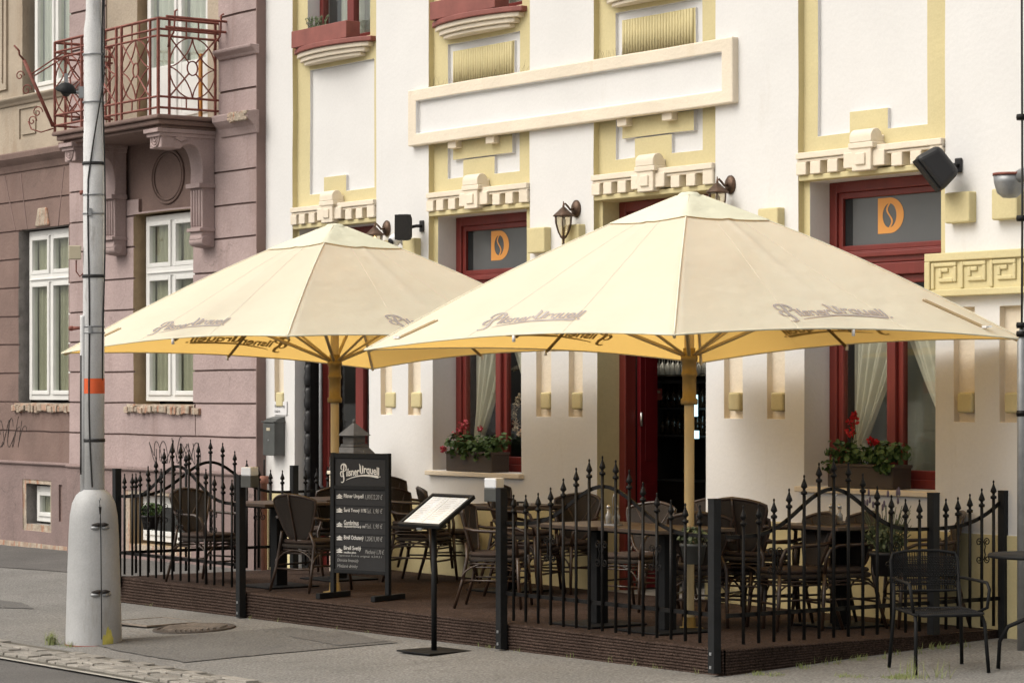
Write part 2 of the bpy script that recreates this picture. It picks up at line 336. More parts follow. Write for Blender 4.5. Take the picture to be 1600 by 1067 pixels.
def struct(name, mb, m, **k): o = mb.build(name, m, **k); o['kind'] = 'structure'; return o
def dup(o, parent=None):
    c = o.copy(); COL.objects.link(c)
    if parent is not None: c.parent = parent
    for ch in [x for x in bpy.data.objects if x.parent == o]: dup(ch, c)
    return c
def copy_thing(o, loc, rz, label): c = dup(o); c.location = loc; c.rotation_euler = (0, 0, rz); c['label'] = label; return c
def text_geo(txt, size=1., offset=0., spacing=1., res=3):
    cu = bpy.data.curves.new('t', 'FONT'); cu.body = txt; cu.size = size; cu.offset = offset; cu.space_character = spacing; cu.resolution_u = res; cu.fill_mode = 'FRONT'
    o = bpy.data.objects.new('t', cu); COL.objects.link(o); dg = bpy.context.evaluated_depsgraph_get(); dg.update()
    me = bpy.data.meshes.new_from_object(o.evaluated_get(dg)); vs = [v.co.copy() for v in me.vertices]; fs = [list(p.vertices) for p in me.polygons]
    bpy.data.objects.remove(o); bpy.data.curves.remove(cu); bpy.data.meshes.remove(me)
    return vs, fs
def text_fit(txt, w_, h_, **k):   # text scaled into w_ x h_, origin at lower left
    vs, fs = text_geo(txt, **k); x0 = min(v.x for v in vs); x1 = max(v.x for v in vs); y0 = min(v.y for v in vs); y1 = max(v.y for v in vs)
    return [((v.x-x0)/(x1-x0)*w_, (v.y-y0)/(y1-y0)*h_) for v in vs], fs
# ---- relief wall: a sheet of rectangles at different depths, with the steps between them closed
def relief(x0, x1, z0, z1, rects, base, hole=.3, side=None, jig=0.):
    xs = sorted({round(v, 4) for r in rects for v in r[:2] if x0 < v < x1} | {x0, x1}); zs = sorted({round(v, 4) for r in rects for v in r[2:4] if z0 < v < z1} | {z0, z1})
    def refine(a, st):
        o = []
        for p, q in zip(a, a[1:]):
            k = max(1, int((q-p)/st)); o += [p+(q-p)*i/k for i in range(k)]
        return o+[a[-1]]
    if jig: xs = refine(xs, .35); zs = refine(zs, .35)
    mb = MB(); ids = {}
    def V(x, y, z):
        k = (round(x, 4), round(y, 4), round(z, 4))
        if k not in ids:
            p = Vector(k)
            if jig:
                n_ = noise.noise_vector(Vector((x*1.7, 3, z*1.7)))*jig; p = p+Vector((n_.x, n_.y*.6, n_.z))
            ids[k] = len(mb.v); mb.v.append(tuple(p))
        return ids[k]
    def face(*q, mi=0):
        mb.f.append(list(q)); mb.m.append(mi); mb.sm.append(False)
    nx, nz = len(xs)-1, len(zs)-1; cell = {}
    for i in range(nx):
        cx = (xs[i]+xs[i+1])/2
        for j in range(nz):
            cz = (zs[j]+zs[j+1])/2; c = base
            for r in rects:
                if r[0] < cx < r[1] and r[2] < cz < r[3]: c = (r[4], r[5])
            cell[i, j] = c
    def dep(c): return hole if c[0] is None else c[0]
    for (i, j), c in cell.items():
        X0, X1, Z0, Z1 = xs[i], xs[i+1], zs[j], zs[j+1]
        if c[0] is not None: face(V(X0, c[0], Z0), V(X1, c[0], Z0), V(X1, c[0], Z1), V(X0, c[0], Z1), mi=c[1])
        if i+1 < nx:
            d = cell[i+1, j]; a, b = dep(c), dep(d)
            if abs(a-b) > 1e-5:
                mi = (c if a > b else d)[1]
                face(V(X1, a, Z0), V(X1, b, Z0), V(X1, b, Z1), V(X1, a, Z1), mi=mi)
        if j+1 < nz:
            d = cell[i, j+1]; a, b = dep(c), dep(d)
            if abs(a-b) > 1e-5:
                mi = (c if a > b else d)[1]
                face(V(X0, a, Z1), V(X1, a, Z1), V(X1, b, Z1), V(X0, b, Z1), mi=mi)
    return mb

# ================================================================ GROUND
def sheet(x0, x1, y0, y1, lift, stx=1.5, sty=.5):
    nx = max(1, int((x1-x0)/stx)); ny = max(1, int((y1-y0)/sty))
    return MB().grid(lambda a, b: (x0+(x1-x0)*a, y0+(y1-y0)*b, gz(x0+(x1-x0)*a, y0+(y1-y0)*b)+lift), nx, ny)
g = MB(); xs = [-400, -60, -30, 12, 60, 400]; ys = [-400, -40, -5.3, -2.6, 0, 2, 5.9, 6.1, 30, 400]
g.grid(lambda a, b: (xs[round(a*5)], ys[round(b*9)], gz(xs[round(a*5)], ys[round(b*9)])), 5, 9, smooth=False)
struct('road', g, 'asphalt')
struct('pavement', sheet(-30, 12, -5.2, .6, .010, 3, 1), 'pave')
def polysheet(pts, lift):   # flat polygon lying on the ground, its edge slightly ragged
    o_ = []
    for i, (a, b) in enumerate(pts):
        c, d = pts[(i+1) % len(pts)]; k = max(1, int(math.hypot(c-a, d-b)/.12))
        for j in range(k): q = j/k; x, y = a+(c-a)*q, b+(d-b)*q; n_ = noise.noise_vector(Vector((x*5, y*5, 3)))*.028; o_.append((x+n_.x, y+n_.y))
    pts = o_
    mb = MB(); mb.add([(x, y, gz(x, y)+lift) for x, y in pts], [list(range(len(pts)))]); return mb
# repaired asphalt, reaching from the curb towards the deck
def gpx(u, v):
    z = 0
    for i in range(30): x, y = onZ(u, v, z); z = gz(x, y)
    return x, y
struct('pavement_repair', polysheet([gpx(*p) for p in ((150, 1010), (195, 1001), (330, 992), (452, 982), (530, 992), (625, 1006), (470, 1020), (292, 1037), (200, 1022))], .0165), 'patch')
struct('pavement_repair', polysheet([gpx(*p) for p in ((452, 997), (540, 990), (606, 1005), (530, 1012))], .0205), 'asphalt')
struct('pavement_repair', polysheet([(-12, -1.9), (-12, .0), (-9, .0), (-4.4, -.0), (-2.6, -.05), (-2.6, -1.35), (-4.5, -1.2), (-8, -1.55)], .0165), 'asphalt')
struct('pavement_repair', polysheet([(-9, -3.95), (-3.35, -3.62), (-2.75, -3.40), (-3.4, -3.22), (-9, -3.3)], .0165), 'patch')
# setts in the gutter
mb = MB(); rr = random.Random(3)
for row in range(4):
    x = -14.
    while x < 9:
        l = rr.uniform(.13, .24); y0 = -5.22+row*.115; 
        if row == 3 and rr.random() < .35: x += l; continue
        c = (x+l/2, y0+.055); z = gz(*c); h = rr.uniform(.018, .032); q = rr.uniform(-.008, .008)
        ax = Vector((l/2-.008, rr.uniform(-.006, .006), .0)); ay = Vector((rr.uniform(-.006, .006), .05, .0))
        mb.obox((c[0], c[1], z+h/2+.004), ax, ay, (0, 0, h/2+abs(q)/2)); x += l
struct('cobbled_gutter', mb, 'stone', bevel=.007, seg=2)
struct('gutter_bed', sheet(-14, 9, -5.3, -4.76, .0135, 3, .3), 'grout')
mb = MB(); mb.grid(lambda a, b: (-14+23*a, -5.33+.05*b, gz(-14+23*a, -5.33)+.016), 30, 1); struct('road_edge_strip', mb, 'kerbline')

# manhole cover
def ground_thing(name, label, cat, x, y, rz=0, group=None, dz=.012): return thing(name, label, cat, (x, y, gz(x, y)+dz), rz, group)
t = ground_thing('manhole_cover', 'round cast iron manhole cover with a raised bar pattern set in the pavement', 'manhole cover', .12, -3.33)
t.rotation_euler = (R_(2.6), R_(-.4), 0)
MB().lathe([(.0, .004), (.30, .004), (.305, .012), (.34, .012), (.345, .0)], n=48, smooth=False, cap=False).build('cover_rim', 'irondark', t)
mb = MB()
for i in range(-9, 10):
    for j in range(-9, 10):
        x = i*.03; y = j*.03
        if x*x+y*y < .27**2 and (i+j) % 2: mb.obox((x, y, .012), (.016, .010, 0), (-.005, .007, 0), (0, 0, .009))
mb.build('cover_pattern', 'castiron', t)
t = ground_thing('access_cover', 'small square rusty access cover sunk in the pavement behind the pole', 'access cover', -.62, -3.3, R_(8), dz=.014)
MB().box(-.3, -.3, 0, .3, .3, .008).build('plate', 'pave', t)
mb = MB()
for a in (-.31, .29): mb.box(a, -.31, 0, a+.02, .31, .012); mb.box(-.29, a, 0, .29, a+.02, .0125)
mb.build('cover_frame', 'castiron', t)

# ================================================================ CAFE BUILDING
cafe = thing('cafe_building', 'white cafe facade with pale yellow recessed bays, cream stucco trim and dark red window frames', 'building', (0, 0, 0))
W, Yl, Cr, Dk, Pl = 0, 1, 2, 3, 4
RC = .06
rects = []
BAY = [(-3.82, 1.57, .244, .126), (-1.34, 1.62, .235, .235), (1.22, 1.63, .235, .235), (3.86, 1.61, .164, .246)]
OPN = [(-3.78, -2.38), (-1.27, .15), (1.27, 2.73), (3.93, 5.37)]
rects += [(-4.37, 10, -.3, .87, -.012, Yl)]
for k, (bx, bw, ml, mr) in enumerate(BAY):
    rects.append((bx, bx+bw, 2.75, 7.2, RC, Yl))
    l = bx+ml; r = bx+bw-mr; cx = bx+bw*.47
    top = 5.16 if k in (0, 3) else 4.5
    rects.append((l, r, 3.9, top if k == 0 else (6.2 if k == 3 else 4.4), RC+.03, W))
    nw = .21 if k in (0, 3) else .25
    rects.append((cx-nw-.02, cx+nw-.02, 3.85, 4.06, RC, Yl))
    if k in (1, 2):
        rects.append((l+.10, r-.10, 4.07, 4.24, RC-.01, Yl))
        rects.append((l, r, 4.74, 5.16, RC+.03, W)); 
        rects.append((l+.09, r-.09, 4.76, 5.09, RC+.005, Yl))
    if k < 3:
        rects.append((bx+.2, bx+bw-.2, 5.40, 7.0, None, W))   # upper window opening
for k, (a, b) in enumerate(OPN):
    rects.append((a, b, 1.16 if k in (1, 3) else -.3, 3.55, None, Yl if k == 2 else W))
FL = [(-2.17, -1.97), (-1.69, -1.48), (.38, .60), (.86, 1.06), (2.96, 3.19), (3.49, 3.70), (5.56, 5.77), (6.02, 6.24), (-4.18, -4.0)]
for a, b in FL: rects.append((a, b, 1.68, 2.52, .055, Cr))
wall = relief(-4.37, 10, -.3, 8.0, rects, (0., W), hole=.32, jig=.006)
wall.build('wall', ['white', 'yellow', 'cream', 'dark', 'yellow'], cafe, bevel=.012, seg=2, merge=False)
mb = MB(); mb.box(-4.36, .34, 7.6, 10, 9, 8.0); mb.box(-4.36, 8.6, -.3, 10, 9, 7.6); mb.box(9.7, .34, -.3, 10, 8.6, 7.6); mb.build('shell', 'white', cafe)
mb = MB().prism([(-.4, 8.0), (9.4, 8.0), (4.4, 11)], lambda a, b, d: (d, a, b), -4.36, 10); mb.build('roof', 'roof', cafe)
mb = MB()   # room shell, open to the street
mb.add([(-4.36, .33, -.2), (9.7, .33, -.2), (9.7, 5.5, -.2), (-4.36, 5.5, -.2)], [(0, 1, 2, 3)]); mb.add([(-4.36, .33, 3.8), (9.7, .33, 3.8), (9.7, 5.5, 3.8), (-4.36, 5.5, 3.8)], [(3, 2, 1, 0)])
mb.add([(-4.36, 5.5, -.2), (9.7, 5.5, -.2), (9.7, 5.5, 7.6), (-4.36, 5.5, 7.6)], [(3, 2, 1, 0)])
mb.add([(-4.34, .33, -.2), (-4.34, 5.5, -.2), (-4.34, 5.5, 7.6), (-4.34, .33, 7.6)], [(3, 2, 1, 0)])
mb.build('interior_wall', 'warmint', cafe)
mb = MB()
for x in (-2.0, 3.3): mb.box(x, .36, -.2, x+.1, 5.4, 3.75)
split_build(mb, 'partition_wall', 'dark', cafe)

# rough box-shaped plaster bosses (yellow squares)
for (a, b) in [(-2.07, -1.9), (-1.62, -1.45), (.46, .60), (.92, 1.06), (3.03, 3.17), (3.55, 3.69), (5.61, 5.76), (6.08, 6.23), (-4.13, -3.99)]:
    MB().box(a, -.02, 1.745, b, .09, 1.895).build('plaster_boss', 'yellow', cafe, bevel=.018, seg=3)
for (a, b) in [(-2.14, -1.94), (-1.68, -1.47), (.34, .60), (.85, 1.10), (2.98, 3.2), (3.46, 3.7), (5.54, 5.79), (6.01, 6.26), (-4.28, -4.02)]:
    MB().box(a, -.075, 3.135, b, .02, 3.36).build('plaster_boss', 'yellow', cafe, bevel=.012, seg=2)

# dentil cornices
for k, (bx, bw, ml, mr) in enumerate(BAY):
    mb = MB(); x0 = bx+.004; x1 = bx+bw-.004
    mb.box(x0, -.035, 3.725, x1, RC+.01, 3.775)
    mb.box(x0, -.02, 3.70, x1, RC+.01, 3.722)
    cx = bx+bw*.49
    xx = x0+.02; n = 8; st = (bw-.04)/n
    for a in (.0, .165, .36, 1.07, 1.27): mb.box(x0+a*bw/1.61, -.03, 3.60, x0+a*bw/1.61+.115, RC+.01, 3.70)
    mb.box(x1-.13, -.025, 3.60, x1, RC+.01, 3.726)
    # centre block with a scroll top
    mb.box(cx-.225, -.045, 3.615, cx-.10, RC, 3.735); mb.box(cx+.10, -.045, 3.615, cx+.225, RC, 3.735)
    mb.box(cx-.105, -.07, 3.585, cx+.105, RC, 3.76); mb.box(cx-.055, -.085, 3.63, cx+.05, RC, 3.72)
    mb.box(cx-.135, -.08, 3.755, cx+.135, RC, 3.80)
    prof = [(RC, 3.80), (-.08, 3.80)]+[(-.02+.06*math.cos(t_), 3.845+.06*math.sin(t_)) for t_ in [math.pi*(1.0-i*.083) for i in range(0, 13)]]+[(RC, 3.86)]
    mb.prism([(y, z) for y, z in prof], lambda a, b, d: (d, a, b), cx-.12, cx+.12)
    mb.build('dentil_cornice', 'cream', cafe, bevel=.007, seg=2)
    mb = MB(); mb.box(bx+.004, -.0, 3.555, bx+bw-.004, RC+.02, 3.60); mb.build('lintel', 'yellow', cafe, bevel=.008)

# long framed sign band
X0, X1, Z0, Z1 = -1.60, 3.14, 4.235, 4.77; fw = .115
relief(X0-.02, X1+.02, Z0-.02, Z1+.02, [(X0, X1, Z0, Z1, -.065, 0), (X0+.14, X1-.14, Z0+fw, Z1-fw, -.02, 1)], (None, 0), hole=.005, jig=.004).build('sign_frame', ['cream', 'white'], cafe, bevel=.012)
mb = MB()
for bx in (-1.34, 1.22):
    for f_ in (.35, .96): mb.box(bx+f_, -.02, 4.17, bx+f_+.13, RC, 4.24)
split_build(mb, 'corbel_block', 'cream', cafe, bevel=.006)
# fluted panels: slender reeds over the yellow field
for bx in (-1.34, 1.22):
    mb = MB(); a = bx+.235+.10; b = bx+1.62-.235-.10; n = 25
    for i in range(n):
        x = a+(b-a)*(i+.5)/n; mb.tube([(x, RC-.004, 4.765), (x, RC-.004, 5.085)], (b-a)/n*.44, 8)
    mb.build('fluted_panel', 'yellow', cafe)
mb = MB(); rr = random.Random(5)
for (a, b) in ((-1.3, -.95), (-.9, .0), (0, .26), (1.25, 1.6), (1.65, 2.5)):
    x = a
    while x < b:
        hh = rr.uniform(.04, .11); dx = rr.uniform(-.03, .03); mb.tube([(x, -.03, Z1-.005), (x+dx, -.03+rr.uniform(-.03, .03), Z1+hh)], .0010, 3); x += rr.uniform(.02, .045)
mb.build('bird_spikes', 'wire', cafe)
# curved ledges, planters and upper windows
for k in (0, 1, 2):
    bx, bw = BAY[k][:2]; cx = bx+bw/2-.03; hw = .72
    lo = 0.0
    for i, (z0, z1, w_, d_) in enumerate([(5.33, 5.38, 1.0, .16), (5.285, 5.33, .93, .13), (5.24, 5.285, .84, .10), (5.205, 5.24, .74, .07)]):
        poly = [(cx-hw*w_, RC+.01)]+[(cx-hw*w_+2*hw*w_*j/16, -d_*math.sin(math.pi*j/16)**.7 if 0 < j < 16 else 0) for j in range(17)]+[(cx+hw*w_, RC+.01)]
        MB().prism(poly[::-1], lambda a, b, d: (a, b, d), z0+.0005, z1-.0005).build('window_ledge', 'copper' if i == 0 else 'cream', cafe, bevel=.008, seg=2)
    a, b = bx+.2, bx+bw-.2
    fr = MB()
    for u0, u1, v0, v1 in ((a, a+.07, 5.40, 7), (b-.07, b, 5.40, 7), (a+.07, b-.07, 5.40, 5.47), (a+.07, b-.07, 6.93, 7), ((a+b)/2-.06, (a+b)/2+.06, 5.47, 6.93)): fr.box(u0, .2, v0, u1, .27, v1)
    wf = fr.build('window', 'red', cafe, bevel=.006)
    MB().box(a+.05, .235, 5.44, b-.05, .24, 6.95).build('pane', 'tpane', wf)
    MB().grid(lambda s_, t_: (a+.1+(b-a-.2)*s_, .40+.03*math.sin(s_*60), 5.42+1.5*t_), 60, 1).build('curtain', 'curtain', wf)
    bb = MB(); pw = 1.04 if k != 1 else 1.05; px0 = cx-.60; z0 = 5.382
    bb.box(px0, -.11, z0, px0+pw, .055, z0+.17); o = bb.build('planter_box', 'copper', cafe, bevel=.006)
    pl = MB(); rr = random.Random(k)
    for i in range(26):
        x = px0+.35+rr.gauss(0, .09); y = -.03+rr.uniform(-.04, .04); p = [(x, y, z0+.15)]; d = Vector((rr.gauss(0, .04), rr.gauss(0, .02), .07))
        for q in range(3): p.append(tuple(Vector(p[-1])+d*.6+Vector((rr.gauss(0, .012), 0, 0))))
        pl.tube(p, .004, 3)
        for q in p[1:]: pl.obox(q, (rr.uniform(.008, .016), 0, .004), (0, .001, 0), (0, .002, rr.uniform(.006, .012)))
    pl.build('dry_plant', 'leaf2', o)
# meander frieze
mf = MB(); FX0 = 5.33
mf.box(FX0, -.05, 2.60, 10, .01, 2.92); fo = mf.build('meander_frieze', 'yellow', cafe, bevel=.01)
mb = MB(); mb.box(FX0, -.075, 2.86, 10, -.04, 2.92); mb.box(FX0-.01, -.08, 2.60, 10, -.04, 2.65); mb.box(FX0, -.076, 2.65, FX0+.055, -.04, 2.86)
x = FX0+.075; th = .024; u = .036
def mbar(x0, z0, x1, z1): mb.box(min(x0, x1)-.0158, -.066, min(z0, z1)-.0158, max(x0, x1)+.0158, -.045, max(z0, z1)+.0158)
zb, zt = 2.672, 2.835
while x < 7.5:
    q = (zt-zb)/4; w4 = .295
    # one square hook of the key
    mbar(x, zb, x, zt); mbar(x+.032, zt, x+w4-.07, zt); mbar(x+w4-.07, zt-.032, x+w4-.07, zb+q+.008); mbar(x+w4-.102, zb+q+.008, x+.075, zb+q+.008); mbar(x+.075, zb+q+.04, x+.075, zt-q+.0)
    mbar(x+.107, zt-q, x+.14, zt-q)
    x += w4
mb.build('key_pattern', 'yellow', fo, bevel=.007)

# ---- windows
def bars(mb, L_, y0, y1):
    for a, b, c, d in L_: mb.box(a, y0, b, c, y1, d)
def logo_D(x0, z0, w_, h_, y):
    mb = MB(); out = [(0, 0), (.42, 0)]+[(.42+.58*math.cos(t_), .5+.5*math.sin(t_)) for t_ in [math.pi*(-.5+i/20) for i in range(1, 21)]]+[(0, 1)]
    out = [(-.04, 0)]+out[1:-1]+[(-.04, 1), (.10, .94), (.10, .06)]
    # D drawn as ring between outer outline and the coffee bean
    N = 48; cx, cz, rx, rz = .44, .5, .27, .34
    def outer(t_):
        dx, dz = math.cos(t_), math.sin(t_); best = 1e9; o_ = [(-.02, 0), (.45, 0)]+[(.45+.55*math.cos(a), .5+.5*math.sin(a)) for a in [math.pi*(-.5+i/24) for i in range(1, 24)]]+[(.45, 1), (-.02, 1)]
        for i in range(len(o_)):
            (ax, az_), (bx_, bz) = o_[i], o_[(i+1) % len(o_)]; ex, ez = bx_-ax, bz-az_; det = dx*(-ez)+ex*dz
            if abs(det) < 1e-9: continue
            qx, qz = ax-cx, az_-cz; t1 = (qx*(-ez)+ex*qz)/det; s1 = (dx*qz-dz*qx)/det
            if t1 > 0 and -1e-6 <= s1 <= 1+1e-6: best = min(best, t1)
        return cx+dx*best, cz+dz*best
    angs = sorted([2*math.pi*i/N for i in range(N)]+[math.atan2(z-cz, x-cx) % (2*math.pi) for x, z in ((-.02, 0), (-.02, 1))])
    vs = []
    for t_ in angs:
        o1 = outer(t_); vs.append((x0+o1[0]*w_, y, z0+o1[1]*h_))
        vs.append((x0+(cx+rx*math.cos(t_+.0)*1.0)*w_, y, z0+(cz+rz*math.sin(t_))*h_))
    n = len(angs); mb.add(vs, [(2*i, 2*i+1, 2*((i+1) % n)+1, 2*((i+1) % n)) for i in range(n)])
    s_ = []
    for i in range(13):
        t_ = i/12; z = cz-rz+2*rz*t_; x = cx+.10*math.sin((t_-.5)*2*math.pi)*-1; s_.append((x, z))
    vs = [(x0+(x-.035)*w_, y, z0+z*h_) for x, z in s_]+[(x0+(x+.035)*w_, y, z0+z*h_) for x, z in s_]
    mb.add(vs, [(i, i+1, 14+i, 13+i) for i in range(12)]); return mb
def cafe_window(a, b, lgx):
    w_ = MB(); y0, y1 = .265, .34; zt = 3.55
    bars(w_, [(a, 1.16, a+.085, zt), (b-.085, 1.16, b, zt), (a+.085, zt-.085, b-.085, zt), (a+.085, 1.16, b-.085, 1.23), (a+.085, 2.90, b-.085, 3.0)], y0, y1)
    bars(w_, [(a+.10, 2.80, b-.10, 2.895)], y0-.02, y1-.01); bars(w_, [(a+.10, 2.945, b-.10, 2.985)], y0-.03, y0+.01)
    m_ = (a+b)/2
    bars(w_, [(a+.085, 3.0, a+.135, zt-.085), (b-.135, 3.0, b-.085, zt-.085), (a+.135, zt-.135, b-.135, zt-.085), (a+.135, 3.0, b-.135, 3.045)], y0+.02, y1)
    bars(w_, [(m_-.035, 1.23, m_+.035, 2.80)], y0-.012, y1)
    for s0, s1 in ((a+.085, m_-.035), (m_+.035, b-.085)):
        bars(w_, [(s0, 1.23, s0+.055, 2.80), (s1-.055, 1.23, s1, 2.80), (s0+.055, 1.23, s1-.055, 1.30), (s0+.055, 2.735, s1-.055, 2.80)], y0+.02, y1)
    f_ = w_.build('window', 'red', cafe, bevel=.007, seg=2)
    MB().box(a+.12, .315, 3.03, b-.12, .32, zt-.12).build('fanlight_pane', 'greyfilm', f_)
    MB().box(a+.12, .3135, 3.03, a+.22, .3138, zt-.12).build('film_edge', 'greyframe', f_)
    logo_D(lgx, 3.125, .28, .275, .3125).build('logo', 'orange', f_)
    for s0, s1 in ((a+.13, m_-.08), (m_+.08, b-.13)): MB().box(s0, .31, 1.29, s1, .314, 2.745).build('pane', 'pane', f_)
    MB().box(a-.06, -.055, 1.115, b+.04, .262, 1.158).build('sill', 'cream', f_, bevel=.008)
    for s0, s1, q in ((a+.15, m_+.0, 1), (m_+.02, b-.1, -1)):   # tied-back sheer curtains
        def fn(s_, t_):
            z = 1.35+1.2*t_; k_ = min(1, abs(t_-.12)*1.25+.12)**.8; c_ = s0 if q > 0 else s1
            x = (s0+(s1-s0)*s_ - c_)*k_+c_; return (x, .40+.028*math.sin(s_*46)+.02*math.sin(s_*17), z)
        MB().grid(fn, 70, 16).build('curtain', 'curtain', f_)
    MB().tube([(a, .47, 2.57), (b, .47, 2.57)], .012, 6).build('curtain_rod', 'bronze', f_)
    if a > 2: MB().grid(lambda s_, t_: (a+.05+(b-a-.1)*s_, .62+.01*math.sin(s_*50), 1.2+1.45*t_), 60, 1).build('curtain', 'backsheet', f_)  # added backing sheet, lightens the dark room between the curtains
    return f_
w1 = cafe_window(-1.27, .15, -.75); w3 = cafe_window(3.93, 5.37, 4.44)
t = thing('wicker_wreath', 'pale round wreath hanging behind the glass of the window left of the cafe door', 'wreath', (-.34, .37, 1.68))
mb = MB(); rr = random.Random(2)
for i in range(260):
    a = rr.uniform(0, 6.283); r_ = .13+rr.gauss(0, .018); mb.obox((r_*math.cos(a), rr.gauss(0, .012), r_*1.25*math.sin(a)), (.012, 0, rr.uniform(-.01, .01)), (0, .004, 0), (rr.uniform(-.006, .006), 0, .005))
mb.build('twigs', 'crumb', t)

# ---- cafe door with the open leaf
d_ = MB(); a, b = 1.27, 2.73
bars(d_, [(a, -.1, a+.09, 3.55), (b-.09, -.1, b, 3.55), (a+.09, 3.46, b-.09, 3.55), (a+.09, 2.80, b-.09, 2.90)], .24, .36); bars(d_, [(a+.09, 2.9, a+.15, 3.46), (b-.15, 2.9, b-.09, 3.46), (a+.15, 3.40, b-.15, 3.46), (a+.15, 2.9, b-.15, 2.95)], .27, .34)
df = d_.build('door_frame', 'red', cafe, bevel=.008)
MB().box(a+.14, .30, 2.94, b-.14, .305, 3.41).build('fanlight_pane', 'tpane', df)
l_ = MB(); l_.box(a+.09, .37, .19, a+.14, .56, 2.79); l_.box(a+.14, .42, .35, a+.145, .52, 1.1); l_.box(a+.14, .42, 1.3, a+.145, .52, 2.6); dl = l_.build('door', 'redleaf', cafe, bevel=.005)
hh = MB(); 
for z in (.6, 1.6, 2.5): hh.tube([(a+.145, .375, z), (a+.145, .375, z+.12)], .012, 8)
hh.build('hinge', 'chrome', dl)
MB().box(1.27, -.05, -.1, 2.73, .9, .175).build('door_step', 'stone', cafe)
# ---- left entrance door
d_ = MB(); a, b = -3.78, -2.38
bars(d_, [(a, -.1, a+.10, 3.55), (b-.10, -.1, b, 3.55), (a+.10, 3.45, b-.10, 3.55), (a+.10, 2.62, b-.10, 2.74)], .24, .36); m_ = -2.98
bars(d_, [(a+.10, -.05, a+.22, 2.62), (m_-.07, -.05, m_+.07, 2.62), (b-.2, -.05, b-.10, 2.62), (a+.22, -.05, m_-.07, .55), (m_+.07, -.05, b-.2, .55), (a+.22, 2.5, b-.2, 2.62)], .27, .33)
df = d_.build('door_frame', 'red', cafe, bevel=.008)
for s0, s1, z0, z1 in ((a+.2, m_-.05, .5, 2.55), (m_+.05, b-.18, .5, 2.55), (a+.08, b-.08, 2.7, 3.48)): MB().box(s0, .30, z0, s1, .304, z1).build('pane', 'tpane', df)
MB().tube([(-3.6, .24, .9), (-3.6, .20, .95), (-3.6, .20, 2.3), (-3.6, .24, 2.35)], .018, 8).build('handle', 'zinc', df)
MB().box(-3.75, -.02, -.2, -2.4, .5, -.02).build('door_step', 'stone', cafe)
pz = MB().box(-2.66, .225, 1.25, -2.50, .232, 1.95).build('door_poster', 'terracotta', df)
mb = MB()
for i in range(9): mb.box(-2.645, .2225, 1.84-i*.06, -2.645+(.12, .09, .11, .05)[i % 4], .2245, 1.86-i*.06)
mb.build('poster_lettering', 'dark', pz)

# ---- bar seen through the open door
bar = thing('bar_counter_shelf', 'dark back bar with hanging glasses, a white fascia and bottles, seen through the open door', 'bar shelf', (0, 3.2, DZ))
bx0, _ = onY(1015, 600, 3.2); bx1, _ = onY(1108, 600, 3.2)
def bz(v): return onY(1060, v, 3.2)[1]
mb = MB(); mb.box(bx0-.4, 3.15, bz(588), bx1+.6, 3.4, bz(571)); mb.build('fascia', 'barwhite', bar, world=True, bevel=.01)
MB().box(bx0-.3, 2.86, bz(553), bx1+.5, 2.90, bz(551)).build('lit_strip', 'fasciafill', bar, world=True)  # added glowing strip, hidden above the fascia to light it
mb = MB(); mb.box(bx0-.4, 3.12, bz(599), bx1+.6, 3.5, bz(594)); mb.box(bx0-.4, 3.2, bz(640), bx1+.6, 3.5, bz(637)); mb.box(bx0-.4, 3.2, bz(683), bx1+.6, 3.5, bz(680)); mb.box(bx0-.4, 3.52, 0, bx1+.6, 3.56, 3.3); mb.box(bx0-.4, 2.9, .2, bx1+.6, 3.5, 1.0); mb.build('shelf', 'dark', bar, world=True)
rr = random.Random(9); x = bx0-.3
gl = MB()
while x < bx1+.5:
    for y in (3.0, 3.1):
        z = bz(556); gl.lathe([(.03, 0), (.004, -.01), (.004, -.07), (.03, -.10), (.034, -.15), (.028, -.19)], (x+rr.uniform(-.01, .01), y, z), 8, cap=False)
    x += .085
gl.build('hanging_glasses', 'clearglass', bar, world=True)
x = bx0-.2; bt = MB()
while x < bx1+.4:
    for vz in (637, 680):
        z = bz(vz); h_ = rr.uniform(.2, .27); bt.lathe([(.035, 0), (.035, h_*.6), (.012, h_*.75), (.012, h_)], (x, 3.3, z+.001), 8)
    x += rr.uniform(.08, .12)
bt.build('bottles', 'bottle', bar, world=True)
x, z = onY(1088, 600, 3.1); mb = MB(); mb.box(x-.05, 3.05, bz(650), x+.03, 3.1, bz(617)); mb.build('lit_strip', 'led', bar, world=True); MB().box(x-.05, 3.05, bz(684), x+.05, 3.1, bz(672)).build('lit_strip', 'led', bar, world=True)
x, z = onY(1025, 616, 2.2)
t = thing('small_notice', 'small pink-red notice with two lines hanging inside the open cafe door', 'notice', (x, 2.2, z)); MB().box(-.04, 0, -.055, .09, .01, .055).build('board', 'pink', t)
mb = MB()
for i in range(5): mb.box(-.028+i*.021, -.004, .012, -.012+i*.021, -.001, .035)
mb.box(-.02, -.004, -.03, -.005, -.001, -.008); mb.box(.001, -.004, -.03, .015, -.001, -.008); split_build(mb, 'lettering', 'labelcream', t)

